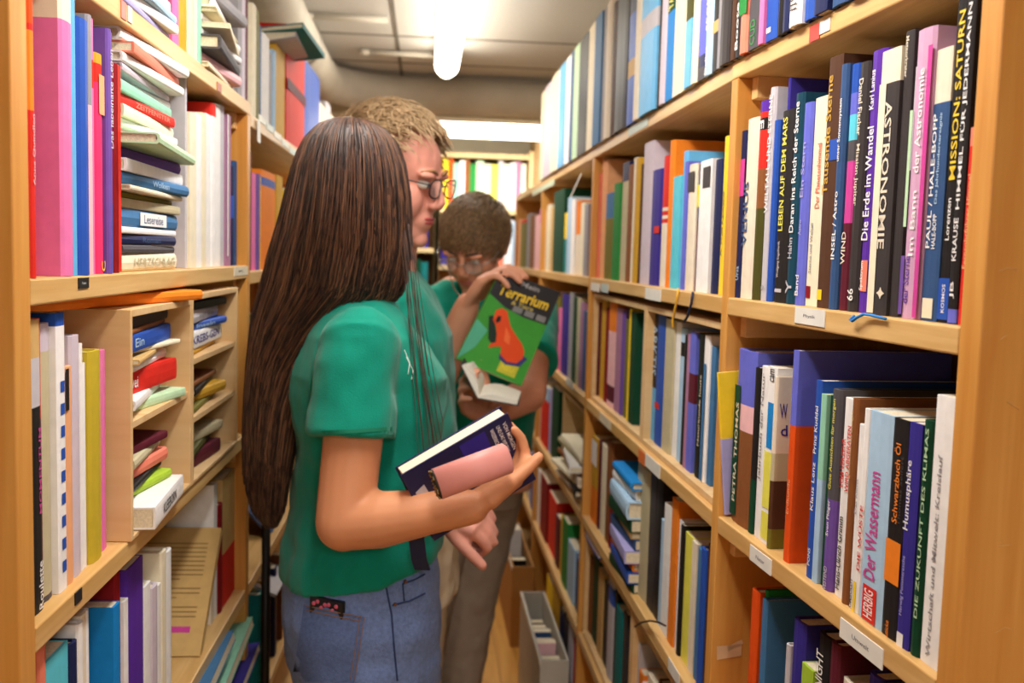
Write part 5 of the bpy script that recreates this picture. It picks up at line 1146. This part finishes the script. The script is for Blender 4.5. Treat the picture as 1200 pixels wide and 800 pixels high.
hanging_tag(U3, 683, 203, 226, .02, 'curled white strip hanging below the top shelf of the farthest right bookcase', skew=.18)
# ribbons and cords
def cord(pts, r, col, label, name='ribbon', cat='ribbon'):
    b = MB(); b.tube(pts, r, mat('cord %d %d %d' % col, col, .6, .05), 6); tag(b.build(name), label, cat)
def up(U, x, y, d=-.003): u, z = U.hit(x, y, d); return U.P(u, d, z)
cord([up(U2, 795, 338), up(U2, 793, 352, -.004), up(U2, 790, 368, -.004), up(U2, 788, 376, -.004), up(U2, 789, 384, -.004)], .0022, (222, 170, 50), 'yellow bookmark ribbon hanging over the edge of the second right bookcase')
cord([up(U2, 812, 342), up(U2, 810, 356, -.004), up(U2, 806, 370, -.004), up(U2, 802, 377, -.004)], .0022, (30, 36, 66), 'dark blue bookmark ribbon hanging over the edge of the second right bookcase')
cord([up(U1, 1038, 373.5), up(U1, 1020, 369, -.004), up(U1, 1012, 368, -.005), up(U1, 1004, 372, -.006), up(U1, 999, 376, -.006), up(U1, 996, 375, -.006), up(U1, 1001, 370, -.005)], .0016, (44, 130, 206), 'bright blue string knotted on the shelf edge under the purple book', 'string', 'string')
cord([up(U2, 744, 734, -.002), up(U2, 752, 729, -.006), up(U2, 762, 727, -.007), up(U2, 772, 729, -.004), up(U2, 780, 733, .012)], .0018, (40, 30, 26), 'black cord tied around the low shelf edge of the second right bookcase', 'cord', 'cord')
# masking tape on the end panel face
b = MB(); yy = J_[1]-.0006+.0
def onY(x, y, Y): d = ray(x, y); return CAM+d*(Y/d.y)
tm = mat('masking tape', (214, 176, 138), .5, .08)
U1J = U1.P(U1.L-.0005, 0, 0)
for quad in ([(840, 757), (869, 754), (869, 768), (840, 773)], [(852, 757), (869, 749), (871, 754), (853, 763)]):
    pts = []
    for x, y in quad:
        d = ray(x, y); n = U1.t; k = (U1J-CAM).dot(n)/d.dot(n); pts.append(CAM+d*k-n*.0004)
    b.add(pts, [(0, 1, 2, 3)], tm)
b.build('masking_tape', CASE['bookcase'])

# ------------------------------------------------------------------ loose things
def free_book(c, e1, e2, e3, col, label, back=None, name='book', texts=()):
    """book given by a corner and three edges (length, width, thickness); spine along e1 at the far side of e2"""
    c, e1, e2, e3 = map(V, (c, e1, e2, e3)); n = e3.normalized()*.0016; m = bm_(col)
    root = thing(name, c+e1*.5+e2*.5, label, 'magazine' if name == 'magazine' else 'book')
    b = MB(); b.obox(c, e1, e2, n, m); b.obox(c+e3-n, e1, e2, n, m); b.obox(c+e2, e1, e2.normalized()*.0016, e3, m)
    for s, x, y, w_, h_, cc in texts: put_text(b, s, c+e1*x+e2*y-n*.25, e1*w_, e2*h_, mat('lettering '+cc, PAL[cc], .5, 0))
    if back: back(b, c, e1, e2, n)
    b.build('cover', root)
    b = MB(); b.obox(c+n+e1*.012+e2*.012, e1*.976, e2*.986, e3-2*n, M_PAGES); b.build('page_block', root); return root
# yellowed book turned cover outwards on the low left shelf
def yb(x, y, inset): u, z = V1.hit(x, y, inset); return V1.P(u, inset, z)
tr, br = yb(258, 618, .012), yb(233, 757, .012); bl = br+V1.n*.135; tl = tr+V1.n*.135
bz = .7455; bl.z = bz+.002; br.z = bz+.002
e1 = tr-br; e2 = br-bl; nn = e1.cross(e2).normalized(); nn = nn if nn.dot(FH) > 0 else -nn
def blurb2(b, c, e1, e2, n):
    k = -n*.3; tm_ = mat('yellow back print', (150, 116, 62), .7, 0)
    for i in range(17):
        if i in (9, 13): continue
        w_ = .78 if i not in (8, 12) else .5
        p = c+k+e1*(.86-.036*i)+e2*.1; b.add([p, p+e2*w_, p+e2*w_+e1*.010, p+e1*.010], [(0, 1, 2, 3)], tm_)
    p = c+k+e1*.17+e2*.12; b.add([p, p+e2*.72, p+e2*.72+e1*.045, p+e1*.045], [(0, 1, 2, 3)], bm_('magenta'))
    p = c+k+e1*.05+e2*.14; b.add([p, p+e2*.3, p+e2*.3+e1*.08, p+e1*.08], [(0, 1, 2, 3)], bm_('cream'))
free_book(bl, e1, e2, nn*.016, 'tan', 'yellowed paperback turned with its text-covered back outwards on the low left shelf', blurb2)
# slanting magazines on the bottom left shelves
for i, (x0, y0, x1, y1, wv, col, lb, d0) in enumerate((
  (246, 800, 274, 738, (.0, 0, 0), 'steel blue', 'blue slanting magazine at the low left corner, nearest of the leaning ones', 0),
  (262, 806, 296, 722, (0, 0, 0), 'mint', 'pale green slanting magazine with dark stripes on the low left shelf', 0),
  (282, 806, 304, 752, (0, 0, 0), 'indigo', 'dark blue slanting magazine on the low left shelf behind the pale green one', 0))):
    u_, z_ = V1.hit(x0, y0, -.02); p0 = V1.P(u_, -.02, z_); u_, z_ = V1.hit(x1, y1, -.01); p1 = V1.P(u_, -.01, z_); e1 = p1-p0; e2 = V((-(.05, .06, .09)[i], .0, -.01)); e2 = e2-e1*e2.dot(e1)/e1.length_squared; n = e1.cross(e2).normalized(); n = n if n.z < 0 else -n
    free_book(p0, e1, e2, n*.018, col, lb, None, 'magazine')
p0 = W(312, 690, 2.2); 
free_book(W(312, 626, 2.30), V((.02, .26, -.06)), V((-.12, .0, .14)), V((.004, 0, .004)), 'slate blue', 'blue magazine slumped on the left shelf just behind the woman\'s back', None, 'magazine')
free_book(W(322, 700, 2.25), V((.0, .26, -.02)), V((-.15, .02, .06)), V((.004, 0, .006)), 'pale grey', 'pale grey magazine slumped low on the left shelf behind the woman', None, 'magazine')
for i, (c_, x) in enumerate((('teal', 306), ('ochre', 314), ('navy', 322), ('brown', 330))):
    u, z = V2.hit(x, 770, .01); o = book(V2.P(u, .01, .4303), V2.t, V2.n, UPV, .03, .16, .22, c_); tag(o, '%s book on the low shelf of the second left bookcase' % c_, 'book', 'books on the low shelf of the second left bookcase')
# things lying on top of the second left row
free_book(W(300, 50, 2.20), V((.0, .24, .0)), V((.085, .01, .02)), V((0, 0, .03)), 'pale grey', 'grey book lying across the tops of the red and yellow books, top left')
free_book(W(302, 38, 2.20), V((.02, .28, -.012)), V((.10, -.01, .012)), V((0, 0, .012)), 'teal', 'teal book lying topmost above the red book, top left')
# book lying on the low right crate and boxes on the floor
u, z = U2.hit(712, 660)
free_book(U2.P(U2.L-.25, .0, .706), U2.t*.2, U2.n*.15, V((0, 0, .016)), 'indigo', 'dark blue book with yellow triangle lying on the low left crate', lambda b, c, e1, e2, n: b.add([c+V((0, 0, .0163))+e1*.3+e2*.2, c+V((0, 0, .0163))+e1*.75+e2*.35, c+V((0, 0, .0163))+e1*.4+e2*.8], [(0, 1, 2)], bm_('yellow')))
def open_box(name, label, x0, x1, y0, y1, h, col, cat='box', th=.006, var=.04):
    m = mat('board %d %d %d' % col, col, .7, var); t = thing(name, ((x0+x1)/2, (y0+y1)/2, 0), label, cat)
    b = MB()
    b.box((x0, y0, 0), (x1, y1, th), m); b.box((x0, y0, th), (x0+th, y1, h), m); b.box((x1-th, y0, th), (x1, y1, h), m); b.box((x0+th, y0, th), (x1-th, y0+th, h), m); b.box((x0+th, y1-th, th), (x1-th, y1, h), m)
    b.build('walls', t); b = MB(); b.box((x0-.002, y0-.002, h-.012), (x0, y1+.002, h+.001), mat('box rim', (226, 220, 206), .6, .03)); b.build('rim', t); return t
open_box('magazine_box', 'grey-white open box of books on the floor by the right shelves', .338, .418, 2.60, 3.16, .31, (186, 178, 164))
for i, (y, c_, h) in enumerate(((2.60, 'navy', .25), (2.645, 'dark grey', .27), (2.69, 'maroon', .24), (2.74, 'pale pink', .28), (2.80, 'dark green', .26), (2.85, 'slate blue', .27), (2.9, 'black', .22), (2.96, 'brown', .24), (3.03, 'charcoal', .23))):
    o = book(V((.346, y+.04, .0066)), V((0, 1, 0)), V((1, 0, 0)), UPV, .034, .06, h, c_); tag(o, '%s book standing in the grey-white floor box' % c_, 'book', 'books in the floor box')
open_box('cardboard_box', 'brown cardboard box on the floor beyond the grey-white one', .335, .415, 3.45, 4.05, .30, (176, 124, 62))
open_box('white_bin', 'tall white bin on the floor at the far right of the aisle', .27, .41, 4.12, 4.5, .42, (206, 206, 204), 'bin')
o = book(V((.343, 3.6, .0066)), V((0, 1, 0)), V((1, 0, 0)), UPV, .05, .06, .27, 'black'); tag(o, 'black book in the brown cardboard box', 'book')
o = book(V((.343, 3.8, .0066)), V((0, 1, 0)), V((1, 0, 0)), UPV, .08, .06, .33, 'white'); tag(o, 'white book sticking out of the brown cardboard box', 'book')
# dark pole by the second left bookcase
b = MB(); b.tube([(-.318, 2.03, 0), (-.318, 2.03, 1.04)], .009, mat('black pole', (30, 26, 24), .4, .05), 12); tag(b.build('pole'), 'thin black pole standing against the left upright behind the woman\'s hair', 'pole')

# yellow and lavender folder standing flat against the upright
def onT(x, y, uu): d = ray(x, y); pl = U1.P(uu, 0, 0); return CAM+d*((pl-CAM).dot(U1.t)/d.dot(U1.t))
uu = U1.L-.007
p0 = onT(841, 437, uu); p1 = onT(866, 437, uu); z0 = 1.0553; zt = p0.z; zm = onT(843, 517, uu).z
dX = (p0-U1.P(uu, 0, p0.z)).dot(U1.n)
pb_ = onT(849, 598, uu); ez_ = (p0-pb_).normalized(); pb_ = pb_+ez_*((z0-pb_.z)/ez_.z); ed_ = U1.t.cross(ez_); ed_ = ed_ if ed_.dot(U1.n) > 0 else -ed_
pb_.z += .003
fo = book(pb_, U1.t, ed_, ez_, .006, .19, (p0-pb_).length, 'yellow', [(0, (zm-z0)/ez_.z, 'lavender')], hard=False)
tag(fo, 'yellow and lavender booklet pressed against the tape-marked upright, middle right shelf', 'book', 'books on the middle shelf of the nearest right bookcase')
# scratches on the right end panel
b = MB(); SCR = mat('scratch', (222, 176, 112), .6, 0)
YN = U1.P(-.03, 0, 0).y
def onN(x, y): d = ray(x, y); pl = U1.P(-.0305, 0, 0); return CAM+d*((pl-CAM).dot(U1.t)/d.dot(U1.t))
for pts in ([(1170, 318), (1180, 314), (1192, 316)], [(1172, 398), (1180, 392)], [(1166, 741), (1178, 735), (1188, 738)], [(1170, 640), (1184, 638)], [(1180, 470), (1194, 480)]):
    b.tube([onN(*p) for p in pts], .0003, SCR, 4)
b.build('scratch', CASE['bookcase'])

finish_labels()
# books that show least in the photograph, beyond the three hundred largest, become one object of rows
def gather_rest(keep=298):
    dg = bpy.context.evaluated_depsgraph_get(); dg.update()
    def px(p):
        v = p-CAM; d = v.dot(_F)
        if d < .05: return None
        x = v.dot(_R)/d*F_PX; y = -v.dot(_U)/d*F_PX; return 600+_c*x-_s*y, 400+_s*x+_c*y
    rank = []
    for o in [o for o in bpy.data.objects if o.parent is None and o.name.split('.')[0] == 'book' and o.type == 'MESH']:
        b0 = V(BASE[o.name]); mn = V([min(v.co[i] for v in o.data.vertices) for i in range(3)])+b0; mx = V([max(v.co[i] for v in o.data.vertices) for i in range(3)])+b0
        xn = mn.x if mn.x > 0 else mx.x; pts = []; vis = 0; tot = 0
        face = [V((xn, mn.y+(mx.y-mn.y)*a, mn.z+(mx.z-mn.z)*c)) for a in (.15, .5, .85) for c in (.08, .3, .5, .7, .92)] if abs(mn.x) < .6 and mn.y < 4.7 else [V((mn.x+(mx.x-mn.x)*a, mn.y, mn.z+(mx.z-mn.z)*c)) for a in (.2, .5, .8) for c in (.1, .3, .5, .7, .9)]
        for p in face:
            q = px(p); tot += 1
            if q is None: continue
            pts.append(q)
            if 0 <= q[0] <= 1200 and 0 <= q[1] <= 800:
                d = (p-CAM); L_ = d.length; hit, loc, nr, ix, ob, mt = bpy.context.scene.ray_cast(dg, CAM, d.normalized(), distance=L_+.02)
                if not hit or (loc-CAM).length > L_-.012: vis += 1
        if not pts: ar = 0
        else: ar = (max(p[0] for p in pts)-min(p[0] for p in pts))*(max(p[1] for p in pts)-min(p[1] for p in pts))*vis/tot
        rank.append((ar, o))
    rank.sort(key=lambda r: -r[0])
    rest = [o for _, o in rank[keep:]]
    if not rest: return
    mb = MB()
    for o in rest:
        for q in [o]+list(o.children):
            bs = V(BASE[o.name]); me = q.data; k = len(mb.v); mb.v += [v.co+bs for v in me.vertices]
            sl = [mb.slot(m) for m in me.materials]
            for p in me.polygons: mb.f.append([k+i for i in p.vertices]); mb.mi.append(sl[p.material_index]); mb.sm.append(False)
    names = []
    for o in rest:
        for q in list(o.children): bpy.data.objects.remove(q)
        bpy.data.objects.remove(o)
    o = mb.build('books'); tag(o, 'small books filling the farthest and most hidden shelf rows on both sides', 'books', None, 'stuff')
gather_rest()
